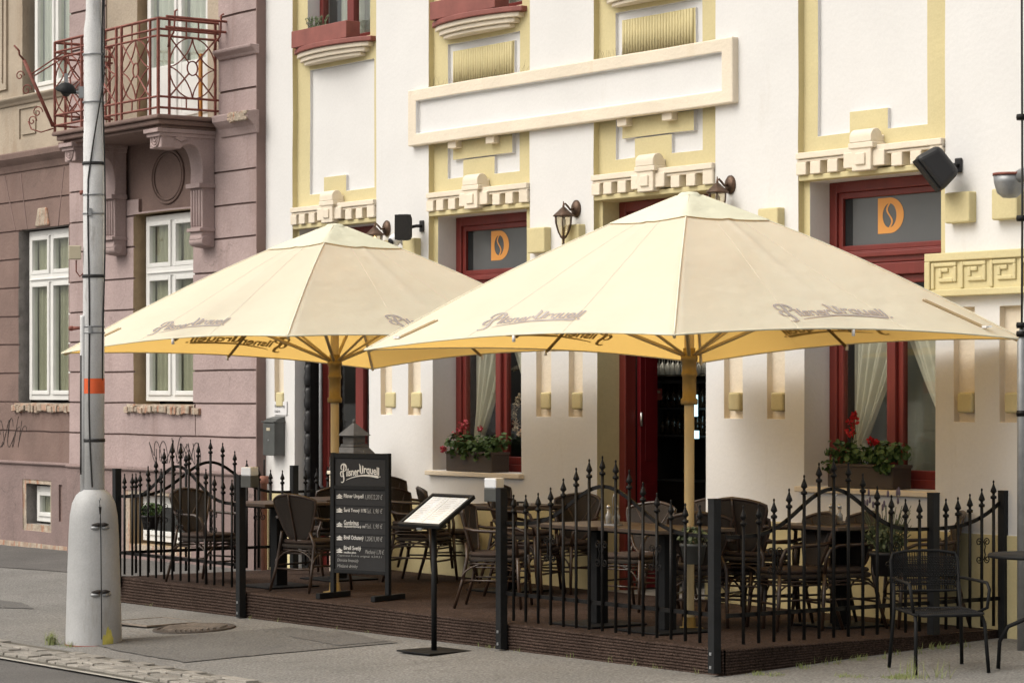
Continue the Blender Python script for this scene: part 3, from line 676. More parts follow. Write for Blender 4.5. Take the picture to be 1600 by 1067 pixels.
# things fixed to the cafe wall -------------------------------------------------
def wall_lantern(x, z, label, lit=False):
    t = thing('wall_lantern', label, 'wall lamp', (x, -.002, z), 0, 'bronze lanterns on the cafe wall')
    mb = MB(); mb.lathe([(.062, 0), (.062, .012), (.045, .03), (.02, .038)], n=18, sy=1.25); mb.xf(Matrix.Rotation(R_(90), 4, 'X')); mb.build('wall_plate', 'bronze', t)
    mb = MB(); mb.tube([(0, -.03, 0), (0, -.07, -.01), (0, -.10, .02), (0, -.125, .04), (0, -.145, .03), (0, -.145, .0)], [.014, .010, .009, .009, .009, .012], 8); mb.tube([(0, -.145, .0), (0, -.145, .06)], [.012, .004], 6); mb.build('arm', 'bronze', t)
    c = (0, -.145, -.03)
    MB().lathe([(.012, .04), (.025, .03), (.045, .01), (.09, -.03), (.095, -.04), (.085, -.045)], c, 8).build('cap', 'bronze', t)
    fr = MB()
    for k in range(6):
        a_ = k*math.pi/3+.3; fr.tube([(c[0]+.078*math.cos(a_), c[1]+.078*math.sin(a_), c[2]-.045), (c[0]+.075*math.cos(a_), c[1]+.075*math.sin(a_), c[2]-.10), (c[0]+.05*math.cos(a_), c[1]+.05*math.sin(a_), c[2]-.18), (c[0]+.028*math.cos(a_), c[1]+.028*math.sin(a_), c[2]-.215)], .0055, 5)
    fr.lathe([(.03, -.21), (.034, -.222), (.012, -.24), (.01, -.27), (.015, -.28), (.002, -.30)], c, 10); fr.build('cage', 'bronze', t)
    MB().lathe([(.07, -.045), (.07, -.10), (.045, -.18), (.022, -.21)], c, 12, cap=False).build('glass', 'lampglass', t)
    MB().lathe([(.004, -.05), (.02, -.07), (.022, -.11), (.004, -.14)], c, 8).build('bulb', 'bulb' if lit else 'whiteplastic', t)
    return t
wall_lantern(.98, 3.50, 'bronze wall lantern on the white pier left of the open cafe door')
wall_lantern(3.05, 3.58, 'bronze wall lantern just above the peak of the nearer parasol')
wall_lantern(-2.05, 3.48, 'lit bronze wall lantern beside the peak of the farther parasol', True)
def speaker(x, z, rot, label, sc=1.):
    t = thing('wall_speaker', label, 'loudspeaker', (x, -.002, z), 0, 'black loudspeakers on the cafe wall')
    MB().box(-.035, -.015, -.055, .035, .0, .055).build('wall_plate', 'plasticblack', t, bevel=.008)
    MB().tube([(0, -.01, 0), (0, -.07, .0), (-.02, -.11, -.01)], .016, 8).build('bracket', 'plasticblack', t)
    mb = MB(); mb.box(-.11, -.10, -.16, .11, .10, .16)
    for i, p in enumerate(mb.v):
        if p[1] > 0: mb.v[i] = (p[0]*.72, p[1], p[2]*.8)
    if sc != 1: mb.v = [(p[0]*sc, p[1]*sc, p[2]*sc) for p in mb.v]
    mx = Matrix.Translation((-.02*sc, -.20, -.02)) @ Matrix.Rotation(rot[1], 4, 'Z') @ Matrix.Rotation(rot[0], 4, 'X')
    o = mb.build('cabinet', 'plasticblack', t, bevel=.045, seg=4); o.matrix_local = mx
    g_ = MB().box(-.095*sc, -.112*sc, -.145*sc, .095*sc, -.098*sc, .145*sc).build('grille', 'speakgrille', o, bevel=.03, seg=3)
    lg = MB(); vs, fs = text_fit('MARK', .045, .010); lg.add([(-.0225+a_, -.1145, -.10+b_) for a_, b_ in vs], fs); 
    return t
speaker(-1.44, 3.47, (0, R_(50)), 'black rounded loudspeaker facing the street above the yellow block by the farther parasol', .82)
speaker(5.62, 3.56, (R_(38), R_(-38)), 'black tilted loudspeaker beside the large window at the right')
t = thing('dome_camera', 'white ball security camera below the left loudspeaker', 'security camera', (-1.72, -.002, 3.36))
MB().lathe([(.065, 0), (.065, .03), (.05, .045)], n=20).xf(Matrix.Rotation(R_(90), 4, 'X')).build('mount', 'whiteplastic', t)
mb = MB().lathe([(.06*math.sin(math.pi*i/12)+.001, -.06*math.cos(math.pi*i/12)) for i in range(13)], (-.03, -.11, -.01), 20); mb.build('ball', 'whiteplastic', t)
MB().lathe([(.036, 0), (.036, .01), (.02, .012)], n=16).xf(Matrix.Translation((-.01, -.165, -.03)) @ Matrix.Rotation(R_(110), 4, 'X')).build('lens', 'plasticblack', t)
t = thing('mailbox', 'dark grey metal mailbox with a small cream label on the white wall edge', 'mailbox', (-4.07, -.002, 1.245)); t.scale = (.86, .9, .88)
mb = MB(); prof = [(0, 0), (-.14, 0), (-.14, .36), (-.13, .40), (-.09, .43), (0, .455)]; mb.prism(prof, lambda a, b, d: (d, a, b), -.15, .12); mb.build('body', 'boxgrey', t, bevel=.006)
MB().box(-.165, -.155, .385, .135, .0, .40).build('lid_edge', 'boxgrey', t, bevel=.004)
MB().box(-.06, -.144, .29, .02, -.139, .325).build('label_plate', 'labelcream', t)
MB().lathe([(.012, 0), (.012, .006)], n=10).xf(Matrix.Translation((-.02, -.139, .18)) @ Matrix.Rotation(R_(90), 4, 'X')).build('lock', 'zinc', t)
t = thing('address_plate', 'small grey plate with two lines of dark lettering above the mailbox', 'sign', (-4.05, -.003, 1.73)); o = MB().box(-.13, -.008, -.07, .13, 0, .07).build('plate', 'whiteplastic', t)
vs, fs = text_fit('Panenska brana\nkaviaren', .20, .085); MB().add([(-.10+a_, -.011, -.045+b_) for a_, b_ in vs], fs).build('lettering', 'greyframe', t)
t = thing('drain_pipe', 'short terracotta drain pipe rising in the corner between the two houses', 'pipe', (-4.27, -.07, 0)); MB().lathe([(.032, -.1), (.032, .95), (.048, .95), (.048, 1.03), (.036, 1.03)], n=16).build('pipe', 'terracotta', t)
MB().tube([(0, 0, 1.0), (0, .0, 1.2)], .008, 5).build('rod', 'iron', t)
x, z = onX(478, 655, -3.775)
t = thing('wavy_black_rack', 'tall black ornamental rack of stacked wavy rolls in the left doorway', 'rack', (-3.70, .16, 0))
mb = MB(); mb.box(-.05, -.05, -.03, .05, .05, 2.25); mb.build('spine', 'iron', t)
mb = MB()
for i in range(6):
    z = .78+i*.235; mb.lathe([(.028, 0), (.045, .02), (.05, .09), (.038, .15), (.046, .19), (.028, .225)], (0, -.04, z), 14)
mb.build('roll', 'plasticblack', t); MB().box(-.06, -.09, -.03, .06, .04, .72).build('base_box', 'iron', t, bevel=.006)
# street side drain head / lamp arm at the right edge
t = thing('zinc_lamp_head', 'grey half-round metal lamp head with a rust rim on the wall at the right edge', 'lamp', (onY(1578, 280, -.3)[0], -.30, 3.42))
mb = MB().lathe([(.005, -.16), (.05, -.155), (.09, -.12), (.11, -.05), (.115, 0)], n=20); mb.build('bowl', 'zinc', t); MB().lathe([(.12, 0), (.12, .018), (.03, .02)], n=20).build('rim', 'rustred', t)
MB().tube([(.1, 0, -.01), (.30, 0, .02)], .05, 10).build('neck', 'zinc', t); MB().tube([(.30, 0, .03), (.34, .31, .03)], .02, 8).build('arm', 'zinc', t)

# ================================================================ TOWNHOUSE
town = thing('townhouse', 'old mauve and brown rendered townhouse with grooved courses, white windows and a red iron balcony', 'building', (-8, 0, 0))
P_, B_, Be, Gv, Pt, Tn, Cb, Gp = range(8)
A = -.11; Bq = .05
rc = [(-14, -8.66, -.3, 8.5, Bq, B_), (-8.66, -4.36, -.3, 8.5, A, P_)]
rc += [(-14, -8.66, 4.81, 8.5, Bq, Be), (-7.75, -5.15, 4.82, 8.5, A+.02, Be)]
for z in (1.42, 1.775, 2.125, 2.475, 2.82, 3.17, 3.52, 3.865, 4.22):
    rc += [(-14, -8.66, z-.010, z+.010, Bq+.022, Gv), (-8.66, -4.36, z-.010, z+.010, A+.022, Gv)]
for z in (5.06, 5.86, 6.3, 6.75): rc += [(-8.66, -7.75, z-.012, z+.012, A+.022, Gv), (-5.15, -4.36, z-.012, z+.012, A+.022, Gv)]
rc += [(-14, -8.66, -.3, 1.03, Bq-.03, Pt), (-8.66, -4.36, -.3, 1.03, A-.03, Pt)]
rc += [(-14, -8.66, -.3, .075, Bq-.035, Cb)]
for a in (-12.9, -11.4, -9.2): rc += [(a, a+.09, .36, .80, Bq-.005, Gv)]
# panel with an oval between the balcony brackets; balcony shade put into its brown
rc += [(-7.30, -5.32, 3.90, 4.66, A+.04, B_)]
rc += [(-7.30, -6.95, 3.90, 4.05, A, P_), (-5.62, -5.32, 3.90, 4.05, A, P_)]
# smooth fields around ground floor windows
rc += [(-10.50, -8.92, 1.43, 1.66, Bq, B_), (-7.2, -5.68, 1.43, 1.66, A, P_), (-8.90, -8.885, 1.43, 1.78, Bq+.02, Gv), (-5.66, -5.645, 1.43, 1.78, A+.02, Gv)]
rc += [(-10.52, -8.9, 3.9, 4.2, Bq, B_)]
rc += [(-10.46, -8.93, 1.665, 1.765, Bq-.01, Cb), (-7.22, -5.66, 1.665, 1.76, A-.01, Cb)]
W1 = (-10.36, -9.0, 1.765, 3.87); W2 = (-7.07, -5.70, 1.76, 3.88)
rc += [(W1[0]-.0, W1[1], W1[2], W1[3], None, Gp), (*W2, None, Tn), (-13.6, -12.2, 1.765, 3.87, None, Gp)]
rc += [(-10.18, -9.40, .22, .84, Bq-.02, Cb), (-10.10, -9.44, .30, .79, None, Gp), (-7.22, -5.70, .12, .80, A-.02, Cb), (-7.12, -5.76, .20, .76, None, Tn)]
rc += [(-10.25, -8.86, 5.50, 8.0, None, Be), (-7.02, -5.42, 4.83, 7.6, None, Tn)]
rc += [(-14, -10.65, 5.62, 7.6, Bq-.03, Be)]
for i in range(14): rc += [(-10.72-.13*i-.05, -10.72-.13*i, 5.7, 7.5, Bq+.01, Be)]
rc += [(-10.35, -9.85, 4.98, 5.35, Bq+.02, Be), (-10.29, -9.91, 5.03, 5.30, Bq, Be)]
tw = relief(-14, -4.36, -.3, 8.5, rc, (0, P_), hole=.22, jig=.007)
tw.build('wall', ['purple', 'brown', 'beige', 'groove', 'plinth', 'tan', 'crumb', 'greyplaster'], town, bevel=.006, seg=2, world=True)
mb = MB(); mb.box(-4.37, A+.0005, -.3, -4.355, .3, 8.5); mb.build('side_return', 'groove', town, world=True)  # darker colour stands for the shade on this side face
mb = MB(); mb.box(-14, .3, -.3, -4.38, .36, 8.5); mb.build('inner_wall', 'dark', town, world=True)
mb = MB(); mb.box(-14, .36, -.3, -4.38, 9, 8.48); mb.build('shell', 'purple', town, world=True)
mb = MB().prism([(-.5, 8.5), (9.4, 8.5), (4.4, 12)], lambda a, b, d: (d, a, b), -14.1, -4.38); mb.build('roof', 'roof', town, world=True)
# cornices
def strip(x0, x1, y, prof, m, nm='cornice', bev=.01):   # profile: (out, z)
    pr = [(.02, prof[0][1])]+[(-o_, z) for o_, z in prof]+[(.02, prof[-1][1])]
    def jj(x, yy, z):
        n_ = noise.noise(Vector((x*3, z*5, 1)))*.008; return (x, yy+n_, z+n_*.5)
    mb = MB(); n = max(1, int((x1-x0)/.25))
    for i in range(n): pass
    mb.prism(pr[::-1], lambda a, b, d: (d, y+a, b), x0, x1); return mb.build(nm, m, town, bevel=bev, world=True)
CP_ = [(.015, 4.58), (.03, 4.62), (.05, 4.66), (.09, 4.70), (.12, 4.735), (.13, 4.80), (.06, 4.82)]
strip(-5.08, -4.33, A, CP_, 'purple'); strip(-8.70, -7.66, A, CP_, 'brown'); strip(-14, -8.74, Bq, CP_, 'brown')
strip(-5.13, -4.33, A, [(.02, 5.40), (.04, 5.43), (.09, 5.47), (.095, 5.50)], 'purple'); strip(-8.68, -7.78, A, [(.02, 5.40), (.09, 5.47), (.095, 5.50)], 'purple')
strip(-14, -8.84, Bq, [(.02, 5.40), (.04, 5.43), (.085, 5.47), (.09, 5.495)], 'beige')
strip(-14, -8.66, Bq-.03, [(.02, 1.015), (.035, 1.04), (.0, 1.06)], 'plinth'); strip(-8.66, -4.345, A-.03, [(.018, 1.015), (.03, 1.04), (.0, 1.06)], 'plinth')
# broken plaster on the cornice end
mb = MB(); rr = random.Random(4)
for i in range(60):
    c = (-4.54+rr.uniform(-.16, .16), A-.118+rr.uniform(-.008, .008), 4.755+rr.uniform(-.03, .035)); mb.obox(c, (rr.uniform(.02, .05), rr.uniform(-.01, .01), rr.uniform(-.008, .008)), (0, .016, 0), (rr.uniform(-.008, .008), 0, rr.uniform(.012, .022)))
mb.build('broken_plaster', 'crumb', town, bevel=.004, world=True)
# broken brick sills
for (a, b, y, z) in ((-10.48, -8.93, Bq-.005, 1.70), (-7.24, -5.66, A-.005, 1.70)):
    mb = MB(); x = a
    while x < b:
        l = rr.uniform(.06, .17); mb.obox((x+l/2, y-rr.uniform(.0, .02), z+rr.uniform(-.012, .012)), (l/2-.008, 0, rr.uniform(-.005, .005)), (0, .035, 0), (rr.uniform(-.006, .006), 0, rr.uniform(.028, .045))); x += l
    mb.build('brick_sill', 'crumb', town, bevel=.008, world=True)
# keystone and radiating joints above the left window
kx = -9.68
MB().prism([(kx-.19, 3.89), (kx+.19, 3.89), (kx+.11, 4.11), (kx-.11, 4.11)], lambda a, b, d: (a, d, b), Bq-.025, Bq+.01).build('keystone', 'crumb', town, bevel=.02, world=True)
mb = MB()
for x0, x1 in ((-10.45, -10.75), (-10.12, -10.30), (-9.28, -9.12), (-8.98, -8.78)):
    mb.obox(((x0+x1)/2, Bq-.001, 4.05+.17), ((x1-x0)/2, 0, .34), (.010, 0, 0), (0, .004, 0))
split_build(mb, 'voussoir_joint', 'groove', town, world=True)
# oval moulding
mb = MB(); 
for k_, r_ in ((1., .016), (.88, .010)): mb.tube([(-6.33+.36*k_*math.cos(a), A+.03, 4.26+.29*k_*math.sin(a)) for a in [i*math.pi/24 for i in range(48)]], r_, 8, closed=True)
mb.build('oval_moulding', 'brown', town, world=True)

def upvc(x0, x1, z0, z1, y, tr, name='window', curtain='net', tilt=False):
    mb = MB(); f = .065
    def B(a, b, c, d, e=0, g_=.07): mb.box(a, y+e, b, c, y+g_, d)
    B(x0, z0, x0+f, z1); B(x1-f, z0, x1, z1); B(x0+f, z0, x1-f, z0+f); B(x0+f, z1-f, x1-f, z1)
    m_ = (x0+x1)/2; parts = []
    if tr: B(x0+f, tr-.05, x1-f, tr+.05, -.012); B(x0+f, tr-.02, x1-f, tr-.0, -.03, .0)
    for zz0, zz1 in (((z0+f, tr-.05), (tr+.05, z1-f)) if tr else ((z0+f, z1-f),)):
        if not tilt: B(m_-.035, zz0, m_+.035, zz1, .004)
        for a, b in (((x0+f, m_-.035), (m_+.035, x1-f)) if not tilt else ((x0+f, x1-f),)):
            g_ = .05
            for q in ((a, zz0, a+g_, zz1), (b-g_, zz0, b, zz1), (a+g_, zz0, b-g_, zz0+g_), (a+g_, zz1-g_, b-g_, zz1)): B(*q, -.018, .06)
            parts.append((a+g_, zz0+g_, b-g_, zz1-g_))
    o = mb.build(name, 'upvc', town, bevel=.006, world=True)
    for a, b, c, d in parts: MB().box(a-.005, y+.02, b-.005, c+.005, y+.024, d+.005).build('pane', 'tpane', o, world=True)
    if curtain:
        MB().grid(lambda s_, t_: (x0+f+(x1-x0-2*f)*s_, y+.075+.012*math.sin(s_*70)+.008*math.sin(s_*23+1), z0+f+(z1-z0-2*f)*t_), 120, 1).build('curtain', curtain, o, world=True)
    return o
upvc(-10.27, -9.06, 1.80, 3.85, .15, 3.27); upvc(-6.98, -5.72, 1.795, 3.855, .0, 3.23); upvc(-13.5, -12.3, 1.80, 3.85, .15, 3.27)
upvc(-10.04, -9.47, .33, .76, .14, None, tilt=True); upvc(-7.05, -5.80, .24, .74, .0, None, tilt=True, curtain=None)
upvc(-10.1, -8.92, 5.53, 7.9, .14, 7.2, curtain='curtain'); o = upvc(-6.95, -5.48, 4.84, 7.5, -.0, None, 'balcony_door', 'curtain')
mb = MB(); 
for a, b in ((-6.83, -6.26), (-6.16, -5.60)): mb.box(a, -.012, 4.95, b, .03, 5.50)
mb.build('door_panel', 'upvc', o, bevel=.01, world=True)
# lower leaning cardboard strip (rusty stain) on the balcony door
MB().box(-5.56, -.125, 4.84, -5.51, -.10, 5.52).build('rusty_board', 'rustyellow', town, world=True)

# ---- balcony
X0, X1, YF, ZF = -7.60, -5.12, -.86, 4.80
mb = MB(); mb.box(X0, YF, 4.755, X1, A+.01, ZF); mb.box(X0+.04, YF+.04, 4.70, X1-.04, A+.01, 4.7545); mb.box(X0+.09, YF+.10, 4.66, X1-.09, A+.01, 4.6995)
bal = mb.build('balcony', 'brown', town, bevel=.015, world=True)
def bracket(xc):
    wd = .13
    prof = [(A, 4.665), (A-.64, 4.665), (A-.64, 4.46), (A-.40, 4.46)]+[(A-.40+.12*(1-math.cos(t_)), 4.46+.05*math.sin(t_)) for t_ in [math.pi/2*i/4 for i in range(1, 5)]]+[(A-.28+.13*math.sin(t_), 4.23+.28*math.cos(t_)) for t_ in [math.pi/2*i/8 for i in range(1, 9)]]+[(A-.155, 4.1), (A-.15, 3.62), (A-.17, 3.52), (A-.10, 3.44), (A, 3.43)]
    prof = [(a-.0, b) for a, b in prof]
    o = MB().prism(prof, lambda a, b, d: (xc+d, a, b), -wd, wd).build('bracket', 'purple', bal, bevel=.012, world=True)
    mb = MB(); mb.box(xc-wd-.03, A-.70, 4.62, xc+wd+.03, A, 4.664); mb.box(xc-wd-.015, A-.67, 4.58, xc+wd+.015, A, 4.6195); mb.box(xc-wd-.02, A-.2, 4.06, xc+wd+.02, A, 4.11); mb.box(xc-wd-.015, A-.19, 3.60, xc+wd+.015, A, 3.635)
    for i in range(4): mb.tube([(xc-.085+i*.057, A-.155, 3.66), (xc-.085+i*.057, A-.157, 4.04)], .018, 8)
    mb.tube([(xc-wd-.012, A-.11, 3.50), (xc+wd+.012, A-.11, 3.50)], .055, 14)
    for r_, q in ((.085, .012), (.055, .01), (.025, .012)): mb.tube([(xc+.0+r_*math.cos(a), A-.645, 4.56+r_*math.sin(a)) for a in [i*math.pi/12 for i in range(24)]], q, 6, closed=True)
    pr = [(A-.50, 4.565), (A-.41, 4.60), (A-.32, 4.565), (A-.41, 4.53)]
    mb.prism(pr, lambda a, b, d: (xc+d, a, b), wd-.005, wd+.014)
    split_build(mb, 'bracket_ornament', 'purple', o, bevel=.005, world=True)
bracket(-7.36); bracket(-5.36)
rl = MB()
def bar(p, q, r_=.011): rl.tube([p, q], r_*1.25, 4)
def rail_side(fn, L_, panels):
    for z in (5.80, 5.69, 5.62, 4.985, 4.87): bar(fn(0, z), fn(L_, z), .013 if z in (5.80,) else .010)
    for a, b in panels:
        for q in (a, b): bar(fn(q, 4.80), fn(q, 5.80), .013)
        m_ = (a+b)/2; h_ = .635; zc = 5.3025; w_ = (b-a)/2; zh = h_/2
        for k in (-.22, .22):
            bar(fn(m_+k*w_*1.2, 5.62), fn(m_+k*w_*1.2, 5.80), .007); bar(fn(m_+k*w_*1.2, 4.87), fn(m_+k*w_*1.2, 4.985), .007)
        rl.tube([fn(m_+w_*math.cos(t_), zc+zh*math.sin(t_)) for t_ in [i*math.pi/16 for i in range(32)]], .008, 4, closed=True)
        rl.tube([fn(m_+.052*math.cos(t_)*1.2, zc+.075*math.sin(t_)) for t_ in [i*math.pi/8 for i in range(16)]], .009, 4, closed=True)
        for sx in (-1, 1):
            for sz in (-1, 1):
                bar(fn(m_+sx*.045, zc+sz*.06), fn(m_+sx*w_, zc+sz*zh), .008)
                rl.tube([fn(m_+sx*w_*(k/8)**1.5, zc+sz*zh*(1-k/8)**1.5) for k in range(9)], .008, 4)
fy = YF+.03
rail_side(lambda s_, z: (X0+.03+s_, fy, z), X1-X0-.06, [(.0, .0+.66), (.88-.1, .88+.60), (1.60, 2.24)])
bar((X1-.03, fy, 4.8), (X1-.03, fy, 5.80), .015)
rail_side(lambda s_, z: (X1-.03, fy+s_, z), A-fy, [(.13, .68)])
rail_side(lambda s_, z: (X0+.03, fy+s_, z), A-fy, [(.13, .68)])
# flower-box hoop at the corner and ends
for sx in (0, .55):
    rl.tube([(X1+.0, fy+.10+sx, 5.50), (X1+.04, fy+.10+sx, 5.60), (X1+.12, fy+.10+sx, 5.64), (X1+.14, fy+.10+sx, 5.72), (X1+.15, fy+.10+sx, 5.86), (X1+.17, fy+.12+sx, 5.875)], .011, 5)
bar((X1+.14, fy, 5.80), (X1+.14, A, 5.80)); bar((X1+.13, fy, 5.69), (X1+.13, A, 5.69))
rl.build('railing', 'rustred', bal, world=True)
mb = MB(); c0 = Vector((X0+.03, fy-.02, 4.86)); c1 = Vector((X0-.13, fy-.30, 5.60))
mb.tube([c0, c0.lerp(c1, .5), c1], .022, 6); mb.tube([c1, c1+Vector((-.03, -.04, .06)), c1+Vector((.0, -.06, .1)), c1+Vector((-.04, -.10, .16))], .012, 5)
mb.tube([c0.lerp(c1, .78), (X0+.2, fy, 5.66)], .009, 5); mb.tube([c0.lerp(c1, .74), (X0+.3, fy, 5.62)], .009, 5)
def spiral(c, ax, r0, turns, sg=1, n=26, r_=.007):
    mb.tube([Vector(c)+Vector(ax)*(r0*(1-i/n*.85)*math.cos(sg*i/n*turns*6.283))+Vector((0, 0, 1))*(r0*(1-i/n*.85)*math.sin(sg*i/n*turns*6.283)) for i in range(n+1)], r_, 5)
for f_, r_, zz in ((.25, .07, -.02), (.62, .07, -.05), (.85, .06, -.06)): c = c0.lerp(c1, f_); spiral((c.x-.09, c.y-.06, c.z+zz), (.8, .55, 0), r_, 1.3)
mb.tube([(c0.x, c0.y, 4.84), (c0.x-.10, c0.y-.1, 4.80), (c0.x-.22, c0.y-.16, 4.84), (c0.x-.26, c0.y-.18, 4.93)], .008, 5); spiral((c0.x-.20, c0.y-.16, 4.93), (.8, .55, 0), .06, 1.2)
mb.build('flag_bracket', 'rustred', bal, world=True)
# sprayed scribbles
gr = MB(); rr = random.Random(8)
def scrib(x0, z0, w_, h_, n, y):
    for k in range(n):
        pts = []; a0 = rr.uniform(0, 6); a1 = rr.uniform(1.5, 3.2); cx = x0+w_*(k+.5)/n; 
        for i in range(30):
            t_ = i/29; pts.append((cx+w_/n*1.0*math.sin(a0+t_*5)*(.5+t_*.5), y, z0+h_*(.5+.5*math.sin(a1+t_*6.5+k))*(1-.35*t_)))
        gr.tube(pts, .0035, 4)
scrib(-6.65, 1.12, 1.1, .30, 9, A-.003); scrib(-11.2, 1.22, 1.0, .38, 7, Bq-.003)
split_build(gr, 'graffiti', 'graf', town, world=True)

# ================================================================ STREET POLE
px, py = .33, -4.36; pz0 = gz(px, py)+.01
t = thing('street_pole', 'tall grey-white steel pole with an orange band, taped cables and a flared base cover', 'pole', (px, py, pz0))
MB().lathe([(.086, .9), (.084, 3.2), (.083, 4.06), (.078, 4.08), (.078, 4.9), (.066, 4.98), (.062, 5.05), (.060, 8.5)], n=28).build('shaft', 'pole', t)
MB().lathe([(.0875, 1.995), (.0875, 2.115)], n=28, cap=False).build('orange_band', 'bandorange', t)
prof = [(.222, 0), (.223, .06), (.213, .45), (.200, .85), (.190, 1.02), (.172, 1.12), (.140, 1.185), (.095, 1.225), (.088, 1.23)]
mb = MB().lathe(prof, n=48, cap=False)
cv = mb.build('base_cover', 'polebase', t)
mb = MB(); dirc = math.atan2(-14.10-py, 19.51-px)
def cyl(a, z, r_): return (r_*math.cos(a), r_*math.sin(a), z)
sa = dirc+R_(16)
def rad(z): 
    for (r0, z0), (r1, z1) in zip(prof, prof[1:]):
        if z0 <= z <= z1: return r0+(r1-r0)*(z-z0)/(z1-z0)
    return .09
mb.tube([cyl(sa, z, rad(z)+.0005) for z in [i*.05 for i in range(1, 24)]], .0035, 4); mb.build('seam', 'greyframe', cv)
mb = MB()
for z in (.40, .93):
    for s_ in (-1, 1): 
        a0 = sa+s_*R_(15); pts = [cyl(sa+s_*R_(d), z, rad(z)-.004) for d in (3, 8, 14, 20, 25)]
        mb.tube(pts, [.014, .020, .020, .014, .003], 6)
mb.build('latch_recess', 'zinc', cv)
mb = MB()
for z in (.425, .955):
    for s_ in (-1, 1): mb.tube([cyl(sa+s_*R_(d), z, rad(z)+.002) for d in (2, 8, 14, 21)], [.016, .018, .013, .003], 6)
split_build(mb, 'latch_slot', 'dark', cv); mb = MB(); mb.add([cyl(sa+R_(-1), .98, rad(.98)+.002), cyl(sa+R_(4), 1.09, rad(1.09)+.002), cyl(sa+R_(5), 1.16, rad(1.16)+.003), cyl(sa+R_(-9), 1.20, rad(1.20)+.003), cyl(sa+R_(-3), 1.09, rad(1.09)+.002)], [(0, 1, 2, 3, 4)])
mb.build('cover_gap', 'dark', cv)
mb = MB(); v = []; 
for i in range(9):
    a = sa+R_(2+i*3.2); h_ = (.07, .10, .085, .15, .17, .13, .14, .08, .06)[i]*.9
    v += [cyl(a, .004, rad(.01)+.0015), cyl(a, h_, rad(h_)+.0015)]
mb.add(v, [(2*i, 2*i+2, 2*i+3, 2*i+1) for i in range(8)]); mb.build('yellow_smear', 'yelpaint', cv)
mb = MB().lathe([(.228, -.015), (.228, .0)], n=40); mb.build('footing', 'rustred', t)
tr_ = Vector((.5858, .8104, 0)); fw_ = Vector((math.cos(dirc), math.sin(dirc), 0))
cp = -tr_*.085+fw_*.035
mb = MB(); mb.tube([cp+Vector((0, 0, z)) for z in (1.19, 2.0, 2.6, 2.62)], .024, 10); mb.tube([cp+tr_*.02+Vector((0, 0, z)) for z in (2.62, 3.1, 4.2)], .014, 8); mb.build('conduit', 'pole', t)
mb = MB(); c_ = []
for i in range(60):
    z = 1.25+i*.07; off = -.02+.028*math.sin(z*1.3+1)+.012*math.sin(z*2.9)+(.0 if z < 3.7 else min(.095, (z-3.7)*.10)); off = min(off, .083); c_.append(tr_*off+fw_*(math.sqrt(max(.088**2-off*off, .001))+.006)+Vector((0, 0, z)))
mb.tube(c_, .007, 6); mb.tube([-tr_*.10+fw_*.05+Vector((0, 0, z)) for z in (1.35, 1.5, 1.9, 2.3)], .011, 6)
c_ = []
for i in range(80):
    z = 2.1+i*.07; off = .080+.012*math.sin(z*2.3); c_.append(tr_*off+fw_*.04+Vector((0, 0, z)))
mb.tube(c_, .007, 6); mb.build('cable', 'rubber', t)
mb = MB()
for z in (1.62, 2.93, 3.83): mb.lathe([(.090, z-.012), (.092, z-.01), (.092, z+.012), (.090, z+.014)], n=28, cap=False)
split_build(mb, 'cable_tie', 'rubber', t)
mb = MB()
for z in (2.48, 2.53, 3.43, 3.58, 4.32, 4.70): mb.lathe([(.087, z-.007), (.09, z-.005), (.09, z+.005), (.087, z+.007)], n=28, cap=False)
for z in (2.505, 3.44): mb.obox(-tr_*.03+fw_*.09+Vector((0, 0, z)), tr_*.012, fw_*.012, (0, 0, .03))
mb.build('steel_clamp', 'zinc', t)
bx_ = MB(); bx_.obox(-tr_*.15+fw_*.02+Vector((0, 0, 3.12)), tr_*.05, fw_*.03, (0, 0, .055)); bx_.build('junction_box', 'labelcream', t, bevel=.006)
mb = MB(); mb.tube([-tr_*.14+Vector((0, 0, 3.06)), -tr_*.14+Vector((0, 0, 2.97)), -tr_*.11+Vector((0, 0, 2.93)), -tr_*.08+Vector((0, 0, 2.96))], .006, 5); mb.tube([-tr_*.09+Vector((0, 0, 2.52)), -tr_*.17+Vector((0, 0, 2.515))], [.01, .018], 8); mb.lathe([(.01, -.02), (.022, -.01), (.022, .012), (.01, .02)], -tr_*.18+Vector((0, 0, 2.515)), 10); mb.tube([-tr_*.085+Vector((0, 0, 3.6)), -tr_*.11+Vector((0, 0, 3.6))], .02, 8); mb.build('bolt_stub', 'rustred', t)
o = MB().lathe([(.015, .06), (.05, .045), (.09, .0), (.085, -.01), (.05, -.015), (.02, -.05)], n=14).xf(Matrix.Translation(-tr_*.22+Vector((0, 0, 4.42))) @ Matrix.Rotation(R_(20), 4, 'Y')).build('floodlight', 'greyframe', t)
mb = MB(); mb.tube([-tr_*.085+Vector((0, 0, 4.40)), -tr_*.15+Vector((0, 0, 4.40)), -tr_*.2+Vector((0, 0, 4.42))], .014, 8); mb.obox(-tr_*.10+Vector((0, 0, 4.40)), tr_*.02, fw_*.025, (0, 0, .045)); mb.obox(-tr_*.22+Vector((0, 0, 4.50)), tr_*.015, fw_*.02, (0, 0, .05)); mb.build('floodlight_arm', 'zinc', t)
MB().lathe([(.018, .07), (.018, .0), (.034, -.01), (.036, -.06), (.03, -.08)], -tr_*.10+fw_*.05+Vector((0, 0, 3.17)), 8).build('sensor', 'labelcream', t) if False else None
